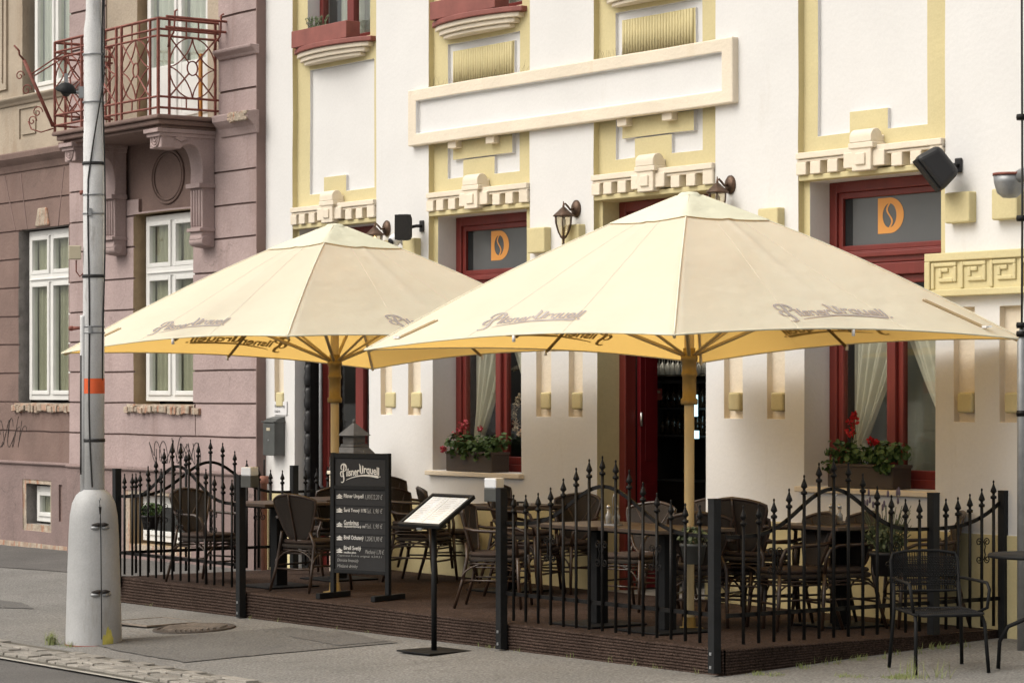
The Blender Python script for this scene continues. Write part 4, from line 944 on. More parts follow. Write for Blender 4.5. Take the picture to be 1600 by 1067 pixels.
# slim galvanised pole at the right edge
xq, yq = onZ(1597, 985, .1); t = thing('slim_grey_pole', 'slim galvanised pole with clamps and a cable at the right edge of the terrace', 'pole', (onY(1597, 700, -.45)[0], -.45, .0))
MB().lathe([(.032, 0), (.032, 2.25), (.022, 2.27), (.022, 2.32), (.014, 2.34)], n=16).build('shaft', 'zinc', t); mb = MB(); mb.tube([(0, 0, 2.3), (.005, 0, 3.3), (0, 0, 4.5), (0, 0, 7.5)], .008, 6); mb.build('cable', 'rubber', t)
mb = MB()
for z in (1.75, 2.30, 2.36, 3.1, 3.8): mb.lathe([(.036, z-.02), (.040, z), (.036, z+.02)], n=10)
split_build(mb, 'clamp', 'iron', t)

# ================================================================ TERRACE DECK
DX0, DX1, DY0 = -2.62, 6.02, -2.60
t = thing('terrace_deck', 'low terrace platform covered in brown ribbed carpet, its skirt facing the pavement', 'platform', (2, -1.3, 0))
mb = MB(); 
def dfn(a, b):
    x = DX0+(DX1-DX0)*a; y = DY0+(-.03-DY0)*b; return (x, y, DZ+.004*noise.noise(Vector((x*1.5, y*1.5, 0))))
mb.grid(dfn, 60, 20); mb.build('deck_top', 'carpet', t, world=True)
mb = MB(); n = 10
pf = [(.0, .0)]
for i in range(n): z = i/n; pf += [(-.010, z+.15/n), (-.014, z+.45/n), (-.010, z+.8/n), (0, z+1/n)]
def skirt(p0, p1, nrm):
    L_ = (Vector(p1)-Vector(p0)).length; k = int(L_/.12)
    def fn(a, b):
        i = b*(len(pf)-1); q = pf[round(i)]; p = Vector(p0).lerp(Vector(p1), a); g0 = gz(p.x, p.y)-.02; z = g0+(DZ-g0)*q[1]
        return (p.x-nrm[0]*q[0]+nrm[0]*.006*noise.noise(Vector((p.x*4, z*9, p.y*4))), p.y-nrm[1]*q[0]+nrm[1]*.006*noise.noise(Vector((p.x*4, z*9, p.y*4))), z+.003*noise.noise(Vector((p.x*3, z, 7))))
    mb.grid(fn, k, len(pf)-1)
skirt((DX0, DY0), (DX1, DY0), (0, -1)); skirt((DX1, DY0), (DX1, .1), (1, 0)); skirt((DX0, .0), (DX0, DY0), (-1, 0))
mb.build('skirt', 'carpet', t, world=True, merge=True)

# ================================================================ FENCE
def finial(mb, x, z, r_=1.):   # collar, bulb and spear tip on a picket ending at z
    mb.lathe([(.012, -.125), (.022, -.122), (.022, -.104), (.012, -.100), (.009, -.090), (.012, -.083), (.0235, -.072), (.019, -.055), (.0085, -.028), (.0045, -.012), (.0075, -.004), (.0065, .006), (.001, .012)], (x, 0, z), 8)
def spiral2(mb, x, z, sx, sz, r0=.030):
    pts = [(x, -.012, z)]
    for i in range(15): a = i/14*1.35*6.283; r_ = r0*(1-i/14*.75); pts.append((x+sx*(r0*1.15-r_*math.cos(a)), -.012, z+sz*(r_*math.sin(a))))
    mb.tube(pts, .0045, 4)
def fence_panel(p0, p1, n, label, half=False, p_start=True, p_end=False, scr=(3, 7, 11), drop=(0, 0), zbot=.22):
    p0 = Vector(p0); p1 = Vector(p1); d = p1-p0; L_ = d.length; rz = math.atan2(d.y, d.x)
    t = thing('fence_panel', label, 'fence', (p0.x, p0.y, 0), rz, 'black wrought iron fence panels round the terrace')
    def g_(s_): return (.5+.5*math.cos(2*math.pi*(s_-.5)))**2.2 if not half else .62*s_**2.6
    for i in range(n):
        s_ = (i+1)/(n+1) if not half else (i+.7)/(n+.6); x = L_*s_; top = 1.135+.305*g_(s_); mb = MB()
        mb.tube([(x, 0, zbot), (x, 0, top-.12)], .012, 6); finial(mb, x, top)
        if i in scr:
            for sx in (-1, 1):
                for sz in (-1, 1): spiral2(mb, x+sx*.006, .765+sz*.062, sx, sz)
                mb.tube([(x+sx*.010, -.012, .70), (x+sx*.024, -.012, .735), (x+sx*.014, -.012, .765), (x+sx*.024, -.012, .795), (x+sx*.010, -.012, .83)], .0045, 4)
        mb.build('picket', 'iron', t)
    N = 40; mb = MB()
    for i in range(N):
        a, b = i/N, (i+1)/N; za, zb = [.935+.30*g_(q) for q in (a, b)]
        c = Vector((L_*(a+b)/2, .016, (za+zb)/2)); ax = Vector((L_/N/2, 0, (zb-za)/2)); nn = Vector((-ax.z, 0, ax.x)).normalized()*.013
        mb.obox(c, ax*1.04, (0, .006, 0), nn)
    mb.build('arched_rail', 'iron', t)
    mb = MB().box(0, .009, .40, L_, .021, .428); mb.build('lower_rail', 'iron', t)
    for k, (flag, x) in enumerate(((p_start, 0), (p_end, L_))):
        if not flag: continue
        zb = drop[k]; mb = MB().box(x-.032, -.032, zb, x+.032, .032, 1.185); mb.box(x-.034, -.034, 1.182, x+.034, .034, 1.19)
        o = mb.build('post', 'blackmetal' if False else 'greyframe', t, bevel=.003)
        if zb < .15:
            mb = MB()
            for z in (.06, .13): mb.lathe([(.008, 0), (.008, .006), (.004, .008)], n=8).xf(Matrix.Identity(4))
            mb.v = []; mb.f = []; mb.m = []; mb.sm = []
            for z in (zb+.04, zb+.13): mb.box(x-.01, -.038, z-.01, x+.01, -.03, z+.01)
            mb.build('bolt', 'zinc', o)
    return t
FY = -2.655
fence_panel((-2.56, FY), (-.28, FY), 14, 'front fence panel at the far left, ending at the post by the small table', p_end=True, drop=(.10, -.03))
fence_panel((3.55, FY), (5.98, FY), 15, 'arched front fence panel between the menu stand and the right corner post', p_end=True, drop=(.0, .03), p_start=True)
fence_panel((6.075, -2.62), (6.075, -.72), 13, 'side fence panel right of the corner post, behind the black woven chair', p_start=False, p_end=True, drop=(0, .19), scr=(2, 10))
fence_panel((6.075, -.68), (6.075, .02-.03), 5, 'short side fence panel whose rail sweeps up to the wall at the right', half=True, p_start=False, p_end=True, drop=(0, .05), scr=(3,))
fence_panel((-2.50, -2.62), (-2.50, -.78), 13, 'side fence panel at the far left end of the terrace running back to the wall', p_start=False, p_end=True, drop=(0, .19), scr=(2, 10))
fence_panel((-2.50, -.74), (-2.50, -.03), 5, 'short side fence panel against the wall beside the left entrance', half=True, p_start=False, p_end=False, scr=())

# ================================================================ PARASOLS
def outline_tube2(pts, w_):   # flat stroke of varying width from 2-D points
    vs = []; fs = []; n = len(pts); ws = w_ if isinstance(w_, list) else [w_]*n
    for i, (x, y) in enumerate(pts):
        a = pts[max(i-1, 0)]; b = pts[min(i+1, n-1)]; dx, dy = b[0]-a[0], b[1]-a[1]; l = math.hypot(dx, dy) or 1; nx, ny = -dy/l, dx/l
        vs += [(x+nx*ws[i], y+ny*ws[i]), (x-nx*ws[i], y-ny*ws[i])]
    for i in range(n-1): fs.append([2*i, 2*i+1, 2*i+3, 2*i+2])
    return vs, fs
def beer_logo():     # blackletter style lettering with a tall flourished P, tall U and a swash, in a 1 x .42 box
    V = []; F = []
    def put(vf, fn=lambda x, y: (x, y)):
        o = len(V); V.extend([fn(x, y) for x, y in vf[0]]); F.extend([[i+o for i in f] for f in vf[1]])
    def rise(x): return .10*math.sin(min(1, max(0, x))*2.0)+.03*0
    # P: stem, bowl, curl
    put(outline_tube2([(.085+.010*math.sin(t*9), .02+.36*t) for t in [i/10 for i in range(11)]], [.012, .014, .016, .017, .017, .017, .017, .016, .015, .014, .010]))
    put(outline_tube2([(.085+.068*math.cos(t), .315+.075*math.sin(t)) for t in [math.pi*(.95-i/12*1.42) for i in range(13)]], [.007, .010, .013, .016, .018, .020, .020, .018, .015, .012, .010, .008, .006]))
    put(outline_tube2([(.045+.032*math.cos(t), .185+.055*math.sin(t)) for t in [math.pi*(.3+i/12*1.55) for i in range(13)]], [.006, .009, .012, .014, .015, .014, .012, .010, .009, .008, .008, .007, .006]))
    put(outline_tube2([(.085, .03), (.065, .012), (.04, .012), (.025, .026)], [.013, .012, .011, .005]))
    put(outline_tube2([(.035, .35), (.022, .315), (.03, .285), (.055, .275)], [.008, .011, .010, .005]))
    v, f = text_fit('ilsner', .325, .165, offset=.022, spacing=.96); put((v, f), lambda x, y: (.158+x, .115+y+rise((x+.158))*.62))
    put(outline_tube2([(.475, .405), (.487, .385), (.500, .35), (.503, .28), (.507, .225), (.530, .205), (.560, .215)], [.004, .010, .017, .017, .017, .014, .006]))
    put(outline_tube2([(.563, .36), (.563, .30), (.563, .205)], [.018, .017, .015]))
    put(outline_tube2([(.545, .37), (.563, .355), (.585, .345)], [.004, .012, .004]))
    v, f = text_fit('rquell', .375, .215, offset=.022, spacing=.96); put((v, f), lambda x, y: (.592+x, .148+y-.045*(x/.375)**1.5+.012))
    put(outline_tube2([(.985, .155), (.985, .13)], .012))
    n = 28; put(outline_tube2([(.155+.80*i/n, .060+.105*math.sin((i/n)**.85*2.35)) for i in range(n+1)], [.004+.022*(i/n)**.8*(1 if i < n else .6) for i in range(n+1)]))
    return V, F
LOGO = beer_logo()
def parasol(loc, rz, hts, tip, label, seed):
    t = thing('parasol', label, 'parasol', loc, rz, 'cream square parasols over the terrace'); s = 1.68
    cor = {'FL': (-s, -s, hts[0]), 'FR': (s, -s, hts[1]), 'BR': (s, s, hts[2]), 'BL': (-s, s, hts[3])}
    T = Vector((0, 0, tip)); cap_r = .045
    panels = [('FL', 'FR'), ('FR', 'BR'), ('BR', 'BL'), ('BL', 'FL')]
    def P(k, s_, t_):
        A_, B_c = Vector(cor[panels[k][0]]), Vector(cor[panels[k][1]]); e = A_.lerp(B_c, s_); bow = 4*s_*(1-s_)
        p = e.lerp(T, t_); out = Vector((e.x, e.y, 0)).normalized()
        p.z += .055*math.sin(math.pi*t_)                                   # tension over the ribs
        p.z -= .050*bow*math.sin(math.pi*min(1, t_*1.0))*(1-t_)**.5*.9     # cloth sags between ribs
        p.z += .058*bow*(1-t_)**4; p -= out*(.05*bow*(1-t_)**3)
        m_ = abs(s_-.5); p.z += .018*math.exp(-(m_/.03)**2)*math.sin(math.pi*t_)*.6
        n_ = noise.noise(Vector((p.x*1.6+seed, p.y*1.6, t_*2)))*.014+noise.noise(Vector((s_*3+seed, t_*14, k)))*.006*(1 if t_ > .3 else t_/.3)
        p.z += n_*bow*math.sin(math.pi*t_)
        if t_ > .965: p.z -= (t_-.965)*1.9*.3
        return p
    mb = MB()
    for k in range(4): mb.grid(lambda a, b: P(k, a, b*.985), 40, 40)
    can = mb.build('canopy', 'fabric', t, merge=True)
    mb = MB()
    for k in range(4): mb.tube([P(k, i/24, 0) for i in range(25)], .007, 6)
    for k in range(4):
        mb.tube([P(k, 0, i/24*.96)+Vector((0, 0, .002)) for i in range(25)], .006, 6)
    mb.build('hem', 'hem', can)
    for k in range(4):
        for q in (.34, .66): MB().tube([P(k, q+(.5-q)*(i/24)*.0, i/24*.80+.005)+Vector((0, 0, .0015)) for i in range(25)], .0011, 4).build('seam', 'hem', can)
    mb = MB()     # vent cap
    for k in range(4):
        def Q(a, b):
            tt = .755+.235*b; q = P(k, a, tt); q.z += .008*(1-b)+.004; return q
        mb.grid(Q, 12, 8)
    mb.build('vent_cap', 'capcloth', t, merge=True)
    MB().lathe([(.10, -.065), (.09, -.035), (.06, -.012), (.0, -.004)], T, 20, cap=False).build('finial', 'capcloth', t)
    # printed lettering on the four panels, and its show-through beneath
    for k in range(4):
        A_, B_c = Vector(cor[panels[k][0]]), Vector(cor[panels[k][1]]); w_ = (B_c-A_).length; mid = (A_+B_c)/2; sl = (T-mid).length
        for up in (1, 0):
            mb = MB(); vs = []
            for x, y in LOGO[0]:
                lx = (x-.5)*1.10; ly = .10+y*.62
                t_ = ly/sl; s_ = .5+lx/w_/(1-t_)
                q = P(k, s_, t_); nrm = (B_c-A_).cross(T-mid).normalized(); vs.append(q+nrm*(.004 if up else -.005))
            mb.add(vs, [f if up else f[::-1] for f in LOGO[1]]); mb.build('lettering', 'inkgrey' if up else 'inkbrown', can)
    # closing straps
    for k, s_ in ((0, .06), (1, .93)):
        mb = MB()
        for d in (0, .028):
            mb.tube([P(k, s_+.03*q*(-1 if k else 1)+d*.35, .05+(.10 if k == 0 else .17)*q)+Vector((0, 0, .006)) for q in [i/6 for i in range(7)]], .0075, 4)
        mb.build('strap', 'strap', t)
        mb = MB(); p = P(k, s_+.0, .05); mb.obox(p+Vector((0, 0, .012)), (.035, 0, 0), (0, .012, 0), (0, 0, .008)); mb.obox(p+Vector((.03, .03, .014)), (.012, .01, 0), (-.008, .01, 0), (0, 0, .006)); mb.build('buckle', 'whiteplastic', t)
    hub = 1.995
    mb = MB(); mb.lathe([(.036, .02), (.036, 2.2), (.030, 2.25), (.030, tip-.05)], n=16, smooth=False); mb.build('pole', 'goldpole', t)
    MB().lathe([(.058, 1.62), (.062, 1.63), (.062, 1.66), (.050, 1.67), (.050, 1.82), (.058, 1.83), (.058, 1.85), (.052, 1.86), (.052, 1.93), (.062, 1.94), (.062, 1.97), (.045, 1.99), (.045, 2.03)], n=20).build('slider', 'brass', t)
    MB().lathe([(.045, tip-.16), (.07, tip-.15), (.07, tip-.09), (.045, tip-.08)], n=16).build('crown_hub', 'goldpole', t)
    for k in range(4):
        for s_ in (0, .5):
            e = P(k, s_, .0); r_ = MB(); pts = [P(k, s_, q)-Vector((0, 0, .028)) for q in (.012, .2, .45, .7, .93)]; r_.tube(pts, .0125, 6); o = r_.build('rib', 'brass' if s_ else 'goldpole', t)
            m_ = P(k, s_, .42 if s_ == 0 else .40)-Vector((0, 0, .04)); st = Vector((0, 0, 1.98)); dd = Vector((m_.x, m_.y, 0)).normalized()
            MB().tube([st+dd*.045, m_], .011 if s_ else .015, 6).build('strut', 'goldpole', o)
            if s_ == .5: MB().tube([e+Vector((0, 0, -.005)), e-Vector((0, 0, .05))], .012, 8).build('tip_cap', 'whiteplastic', o)
    MB().lathe([(.10, 0), (.10, .012), (.05, .02), (.045, .09)], n=18).build('base', 'brass', t)
    return t
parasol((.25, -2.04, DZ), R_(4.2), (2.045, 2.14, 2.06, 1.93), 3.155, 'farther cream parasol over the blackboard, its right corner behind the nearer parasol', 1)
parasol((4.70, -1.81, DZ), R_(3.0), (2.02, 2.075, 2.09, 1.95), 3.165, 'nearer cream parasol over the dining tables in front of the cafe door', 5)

# ================================================================ FURNITURE
def make_chair(label, loc, rz):
    t = thing('rattan_armchair', label, 'chair', loc, rz, 'dark rattan armchairs on the terrace')
    # seat
    mb = MB(); N = 28
    def rim(a, r_, z): c, s_ = math.cos(a), math.sin(a); q = (abs(c)**3.2+abs(s_)**3.2)**(-1/3.2); return (.235*r_*q*c, .0+.225*r_*q*s_, z)
    rings = [(1, .405), (1.03, .418), (1.02, .432), (.97, .440), (.5, .446), (.001, .446)]
    for r_, z in rings: mb.v += [rim(2*math.pi*k/N, r_, z) for k in range(N)]
    for i in range(len(rings)-1):
        for k in range(N): mb.f.append([i*N+k, i*N+(k+1) % N, (i+1)*N+(k+1) % N, (i+1)*N+k]); mb.m.append(0); mb.sm.append(True)
    mb.build('seat', 'rattan', t)
    mb = MB()
    for r_, z in ((.93, .447), (.98, .462), (.92, .480), (.5, .487), (.001, .488)): mb.v += [rim(2*math.pi*k/N, r_, z) for k in range(N)]
    for i in range(4):
        for k in range(N): mb.f.append([i*N+k, i*N+(k+1) % N, (i+1)*N+(k+1) % N, (i+1)*N+k]); mb.m.append(0); mb.sm.append(True)
    mb.build('cushion', 'cushion', t)
    def B(s_, t_):   # back shield, s in -1..1, t 0 bottom .. 1 top
        hw = .080+.155*min(1, t_*1.15)**.62; x = hw*s_; z = .475+.41*t_-.035*abs(s_)**3*t_+.02*(1-abs(s_)) *(t_ > .9)
        y = .205+.105*t_-.075*s_*s_*(.4+.6*t_); return Vector((x, y, z))
    mb = MB(); mb.grid(lambda a, b: B(a*2-1, b), 14, 12); mb.build('backrest', 'rattan', t, solid=.012)
    mb = MB(); out = [B(-1, i/10) for i in range(11)]+[B(-1+2*i/12, 1) for i in range(1, 12)]+[B(1, 1-i/10) for i in range(11)]+[B(1-2*i/8, 0) for i in range(1, 8)]
    mb.tube(out, .0145, 7, closed=True); mb.tube([B(0, i/8)+Vector((0, .012, 0)) for i in range(9)], .009, 5)
    mb.tube([B(-.75, .95), B(-.1, .35), B(0, .0)], .007, 5); mb.tube([B(.75, .95), B(.1, .35), B(0, .0)], .007, 5); mb.build('back_frame', 'bamboo', t)
    for sx in (-1, 1):
        MB().tube([(sx*.235, -.235, 0), (sx*.225, -.215, .22), (sx*.222, -.205, .44)], [.0125, .0145, .015], 8).build('leg', 'bamboo', t)
        MB().tube([(sx*.225, .305, 0), (sx*.205, .245, .22), (sx*.195, .205, .44), (sx*.16, .222, .56)], [.0125, .0145, .015, .013], 8).build('leg', 'bamboo', t)
        MB().tube([(sx*.222, -.205, .44), (sx*.238, -.200, .56), (sx*.255, -.175, .635), (sx*.262, -.11, .662), (sx*.262, .02, .665), (sx*.245, .14, .67), (sx*.215, .225, .69)], .0145, 8).build('arm', 'bamboo', t)
    mb = MB()
    for a, b in (((-.225, -.215, .21), (.225, -.215, .21)), ((-.205, .245, .21), (.205, .245, .21)), ((-.225, -.215, .24), (-.205, .245, .24)), ((.225, -.215, .24), (.205, .245, .24))): mb.tube([a, b], .009, 6)
    for y in (-.212, .235):
        mb.tube([(-.215*math.cos(q), y, .22+.165*math.sin(q)) for q in [math.pi*i/14 for i in range(15)]], .008, 5)
    for x in (-.215, .215): mb.tube([(x, .235*math.cos(q)+.01, .25+.14*math.sin(q)) for q in [math.pi*i/12 for i in range(13)]], .008, 5)
    for z in (.385, .355): mb.tube([rim(2*math.pi*k/N, .97, z) for k in range(N)], .008, 5, closed=True)
    mb.build('stretcher', 'bamboo', t)
    return t
RZ = lambda dx, dy: math.atan2(dx, -dy)     # chair facing direction (dx,dy)
def at_deck(u, v): return onZ(u, v, DZ)
chairs = [
 # u, v of the seat centre's foot point, facing, label
 ((325, 909), (1, .25), 'rattan armchair at the far left, its back towards the corner post'),
 ((490, 922), (-.30, 1), 'rattan armchair seen from behind, just left of the blackboard'),
 ((497, 897), (-.9, -.2), 'rattan armchair hidden mostly behind the one left of the blackboard'),
 ((662, 908), (.85, .55), 'rattan armchair right of the blackboard, under the tilted menu case'),
 ((706, 903), (.55, .8), 'rattan armchair behind the menu stand, arm towards the wall table'),
 ((778, 948), (.8, .75), 'rattan armchair beside the post at the terrace opening, back to the street'),
 ((880, 925), (.35, -1), 'rattan armchair beyond the left dining table, its back to the wall'),
 ((826, 930), (.9, .5), 'rattan armchair just inside the middle fence panel, left of the dining tables'),
 ((990, 952), (.25, -1), 'rattan armchair before the open door, behind the dining tables'),
 ((1068, 940), (-.05, -1), 'rattan armchair behind the parasol pole at the open door'),
 ((1183, 975), (-.35, 1), 'lower rattan armchair of the stack nearest the corner post, seen from behind'),
 ((1165, 930), (.1, -1), 'rattan armchair near the wall, behind the stack at the corner post'),
 ((1236, 982), (-.25, -1), 'rattan armchair seen side on behind the middle of the right fence panel'),
 ((1305, 980), (-.25, -1), 'rattan armchair side on beneath the large window, next to the lavender pot'),
 ((1440, 978), (-.5, -.9), 'rattan armchair farthest right, half hidden by the fence post under the window'),
 ((1105, 975), (-.6, .8), 'rattan armchair right behind the corner post, seat under the hanging pot'),
]
proto = None
for (u, v), (dx, dy), lab in chairs:
    x, y = at_deck(u, v)
    if proto is None: proto = make_chair(lab, (x, y, DZ+.003), RZ(dx, dy)); proto.scale = (1, 1, .92)
    else: copy_thing(proto, (x, y, DZ+.003), RZ(dx, dy), lab)

for (u, v), (dx, dy), lab in (((1183, 975), (-.35, 1), 'upper rattan armchair of the stack nearest the corner post'), ((662, 908), (.85, .55), 'upper rattan armchair stacked on the one under the tilted menu case'), ((826, 930), (.9, .5), 'upper rattan armchair of the stack just inside the middle fence panel')):
    x, y = at_deck(u, v); l_ = math.hypot(dx, dy); o = copy_thing(proto, (x-dx/l_*.045, y-dy/l_*.045, DZ+.003+.105), RZ(dx, dy), lab)
def make_table(label, loc, rz):
    t = thing('terrace_table', label, 'table', loc, rz, 'square dining tables on the terrace')
    MB().box(-.35, -.35, .715, .35, .35, .742).build('tabletop', 'tabletop', t, bevel=.004)
    MB().box(-.30, -.30, .700, .30, .30, .714).build('sub_frame', 'blackmetal', t)
    MB().box(-.055, -.055, .014, .055, .055, .699).build('column', 'blackmetal', t, bevel=.004)
    MB().box(-.26, -.26, .0, .26, .26, .0135).build('base_plate', 'blackmetal', t, bevel=.004)
    return t
tabs = [((-.66, -2.05), 0, 'square brown table behind the post of the left fence panel'),
        ((.95, -.72), .05, 'square brown table against the wall behind the tilted menu case'),
        ((4.02, -2.12), .02, 'left one of the two dining tables pushed together behind the middle fence panel'),
        ((4.74, -2.06), -.02, 'right one of the two dining tables pushed together behind the middle fence panel'),
        ((5.12, -.72), .0, 'square brown table under the large right window'),
        ((-1.1, -1.15), .0, 'square brown table at the back of the far left corner')]
tp = None
for (x, y), rz, lab in tabs:
    if tp is None: tp = make_table(lab, (x, y, DZ+.003), rz)
    else: copy_thing(tp, (x, y, DZ+.003), rz, lab)
TT = DZ+.003+.742
def table_lamp(x, y, lab):
    t = thing('table_lamp', lab, 'lamp', (x, y, TT), R_(20), 'small cube table lamps')
    MB().box(-.055, -.055, .0, .055, .055, .10).build('lamp_base', 'boxgrey', t, bevel=.005); MB().box(-.054, -.054, .1005, .054, .054, .175).build('lamp_shade', 'opal', t, bevel=.008); return t
for x_, sx, lab_ in ((-.155, 1, 'grey and white cube lamp fixed to the post left of the blackboard'), (3.435, -1, 'grey and white cube lamp fixed to the post right of the menu stand')):
    o = table_lamp(x_, -2.64, lab_); o.location.z = 1.085; MB().box(-.09 if sx > 0 else .05, -.012, .02, -.05 if sx > 0 else .09, .012, .06).build('bracket', 'boxgrey', o)
def ashtray(x, y, lab, cat='ashtray'):
    t = thing('ashtray', lab, cat, (x, y, TT)); MB().lathe([(.05, 0), (.055, .03), (.045, .03), (.042, .008)], n=18).build('bowl', 'plasticblack', t); mb = MB(); mb.box(.06, -.04, 0, .11, .05, .018); mb.build('coaster', 'paper', t); return t
ashtray(1.10, -.72, 'black ashtray and folded napkins beside the cube lamp on the wall table')
def cruet(x, y, lab, z=TT):
    t = thing('condiment_stand', lab, 'condiment stand', (x, y, z), R_(10)); mb = MB(); mb.tube([(0, 0, 0), (0, 0, .20), (.015, 0, .22), (0, 0, .24), (-.015, 0, .22), (0, 0, .20)], .004, 5); mb.box(-.07, -.035, 0, .07, .035, .012); mb.build('stand', 'chrome', t)
    for dx in (-.04, .04): o = MB().lathe([(.022, .012), (.024, .07), (.012, .09), (.012, .12)], (dx, 0, 0), 10).build('shaker', 'clearglass', t); MB().lathe([(.014, .12), (.015, .14), (.004, .15)], (dx, 0, 0), 10).build('shaker_cap', 'chrome', o)
    return t
cruet(4.30, -2.2, 'small steel condiment stand on the joined dining tables'); cruet(5.15, -.8, 'small steel condiment stand on the table under the right window')

# ---- blackboard
t = thing('menu_blackboard', 'black framed standing chalkboard with the white beer logo on top and hand-lettered prices below', 'chalkboard', (.955, -2.23, DZ+.003), R_(20))
mb = MB(); hw = .305
for sx in (-1, 1): mb.box(sx*(hw-.02)-.02, -.02, .045, sx*(hw-.02)+.02, .02, 1.205)
mb.box(-hw+.04, -.018, 1.16, hw-.04, .018, 1.203); mb.box(-hw+.04, -.018, .90, hw-.04, .018, .935); mb.box(-hw+.04, -.018, .205, hw-.04, .018, .24)
fr = mb.build('frame', 'greyframe', t, bevel=.004)
for sx in (-1, 1): MB().box(sx*(hw-.02)-.022, -.21, .0, sx*(hw-.02)+.022, .21, .045).build('foot', 'greyframe', t, bevel=.004)
bd = MB().box(-hw+.04, -.006, .24, hw-.04, .010, 1.16).build('board', 'board', t)
MB().tube([(0.03, 0, 1.2), (.03, 0, 1.225)], .004, 5).build('hook', 'zinc', t)
mb = MB()
for z in (.765, .64, .53, .425): mb.box(-hw+.042, -.010, z, hw-.042, -.0065, z+.006)
mb.build('row_line', 'greyframe', bd)
mb = MB(); mb.add([(-.205+x*.42, -.0125, .955+y*.40) for x, y in LOGO[0]], LOGO[1]); mb.build('logo', 'chalk', bd)
rows = [(.800, 'Pilsner Urquell', .16, .032, '1,80€/2,20 €'), (.685, 'Šariš Tmavý 11%', .18, .034, 'Fľaš. 1,90 €'), (.585, 'Gambrinus', .12, .030, ''), (.560, 'nepasterizovaný 10', .17, .018, 'Fľaš. 1,90 €'), (.455, 'Birell Ochutený', .16, .034, '1,20€/1,90 €'), (.370, 'Birell Svetlý', .14, .032, ''), (.345, 'nealko pivo', .10, .017, 'Plechový 1,70 €')]
mbw = MB(); mbg = MB(); rr = random.Random(12)
for z, tx, w_, h_, pr in rows:
    z2 = z+.022; w_ *= 1.28; h_ *= 1.35
    vs, fs = text_fit(tx, w_, h_, offset=.012); mbw.add([(-.165+a_, -.0125, z2+b_) for a_, b_ in vs], fs)
    if pr: vs, fs = text_fit(pr, .19 if len(pr) > 13 else .175, .046); mbg.add([(.055+a_+b_*.15, -.0125, z2-.002+b_) for a_, b_ in vs], fs)
for z in (.845, .73, .61, .50, .395):     # little emblems before each beer
    for i in range(5): mbw.obox((-.235+i*.012, -.0125, z), (.004, 0, 0), (0, .0004, 0), (0, 0, .006+.006*(2-abs(i-2))))
    mbw.obox((-.211, -.0125, z-.016), (.030, 0, 0), (0, .0004, 0), (0, 0, .004))
for z, tx, w_ in ((.345, 'Čapovaná Kofola originál  0,3/0,5 l', .46), (.298, 'Domáce limonády', .22), (.250, 'Miešané drinky', .21)):
    vs, fs = text_fit(tx, w_, .026 if w_ > .3 else .034); mbg.add([(-.235+a_+b_*.2, -.0125, z-.004+b_) for a_, b_ in vs], fs)
mbw.build('lettering', 'chalk', bd); mbg.build('price_writing', 'chalkgrey', bd)

# ---- menu stand
x, y = 3.20, -3.02; t = ground_thing('menu_stand', 'black menu stand with a tilted glazed case showing white pages, standing on the pavement', 'menu stand', x, y, R_(4))
MB().box(-.20, -.20, 0, .20, .20, .012).build('base_plate', 'blackmetal', t, bevel=.003)
MB().tube([(0, 0, .012), (0, 0, .955)], .021, 12).build('post', 'blackmetal', t)
tl = R_(-36)
mx = Matrix.Translation((0, .02, 1.045)) @ Matrix.Rotation(R_(33), 4, 'X')
mb = MB(); mb.box(-.25, -.20, -.018, .25, .20, .0); cs = mb.build('case', 'blackmetal', t, bevel=.004); cs.matrix_local = mx
mb = MB(); mb.box(-.25, -.20, 0, .25, -.175, .012); mb.box(-.25, .18, 0, .25, .20, .012); mb.box(-.25, -.175, 0, -.225, .18, .012); mb.box(.225, -.175, 0, .25, .18, .012); mb.build('case_frame', 'greyframe', cs)
pg = MB(); pg.box(-.215, -.165, .0005, -.003, .165, .0035); pg.box(.003, -.165, .0005, .215, .165, .0035); pg = pg.build('pages', 'paper', cs)
mb = MB(); rr = random.Random(6)
for sx in (-.2, .02):
    for i in range(13):
        z = .145-i*.022; w_ = rr.uniform(.06, .11); mb.box(sx, z, .0038, sx+w_, z+.004, .0042); mb.box(sx+.14, z, .0038, sx+.165, z+.004, .0042)
mb.build('print', 'inkgrey', pg)
MB().box(-.222, -.172, .0055, .222, .178, .0065).build('glazing', 'caseglass', cs)
MB().box(-.03, -.21, -.03, .03, -.17, -.018).build('latch', 'zinc', cs)

# ---- woven metal armchair and round table on the pavement
cx, cy = 6.98, -1.57; t = ground_thing('metal_garden_chair', 'black tubular metal armchair woven with cord, standing alone on the pavement at the right', 'chair', cx, cy, RZ(.9, -.42))
def leg_(p): return MB().tube(p, .0125, 8).build('leg', 'blackmetal', t)
for sx in (-1, 1):
    leg_([(sx*.25, -.25, 0), (sx*.235, -.215, .36), (sx*.225, -.17, .425), (sx*.225, -.12, .432)]); leg_([(sx*.255, .26, 0), (sx*.235, .22, .40), (sx*.225, .25, .62)])
    MB().tube([(sx*.225, -.14, .436), (sx*.255, -.21, .47), (sx*.270, -.21, .60), (sx*.268, -.17, .645), (sx*.262, .0, .65), (sx*.235, .235, .655)], .0115, 8).build('arm', 'blackmetal', t)
mb = MB(); mb.tube([(-.225, .20, .435), (-.232, -.19, .425), (-.19, -.235, .42), (.19, -.235, .42), (.232, -.19, .425), (.225, .20, .435)], .0115, 8, closed=True); mb.build('seat_frame', 'blackmetal', t)
def BK(a, z): return Vector((a*.235, .245+.05*(z-.55)/.3-.03*(a*a)*0+.035*(1-a*a), z))
mb = MB(); out = [BK(-1, .56), BK(-1, .78), BK(-.93, .83), BK(-.5, .845), BK(0, .848), BK(.5, .845), BK(.93, .83), BK(1, .78), BK(1, .56)]+[BK(q, .555) for q in (.5, 0, -.5)]
mb.tube(out, .0115, 8, closed=True); mb.build('back_frame', 'blackmetal', t)
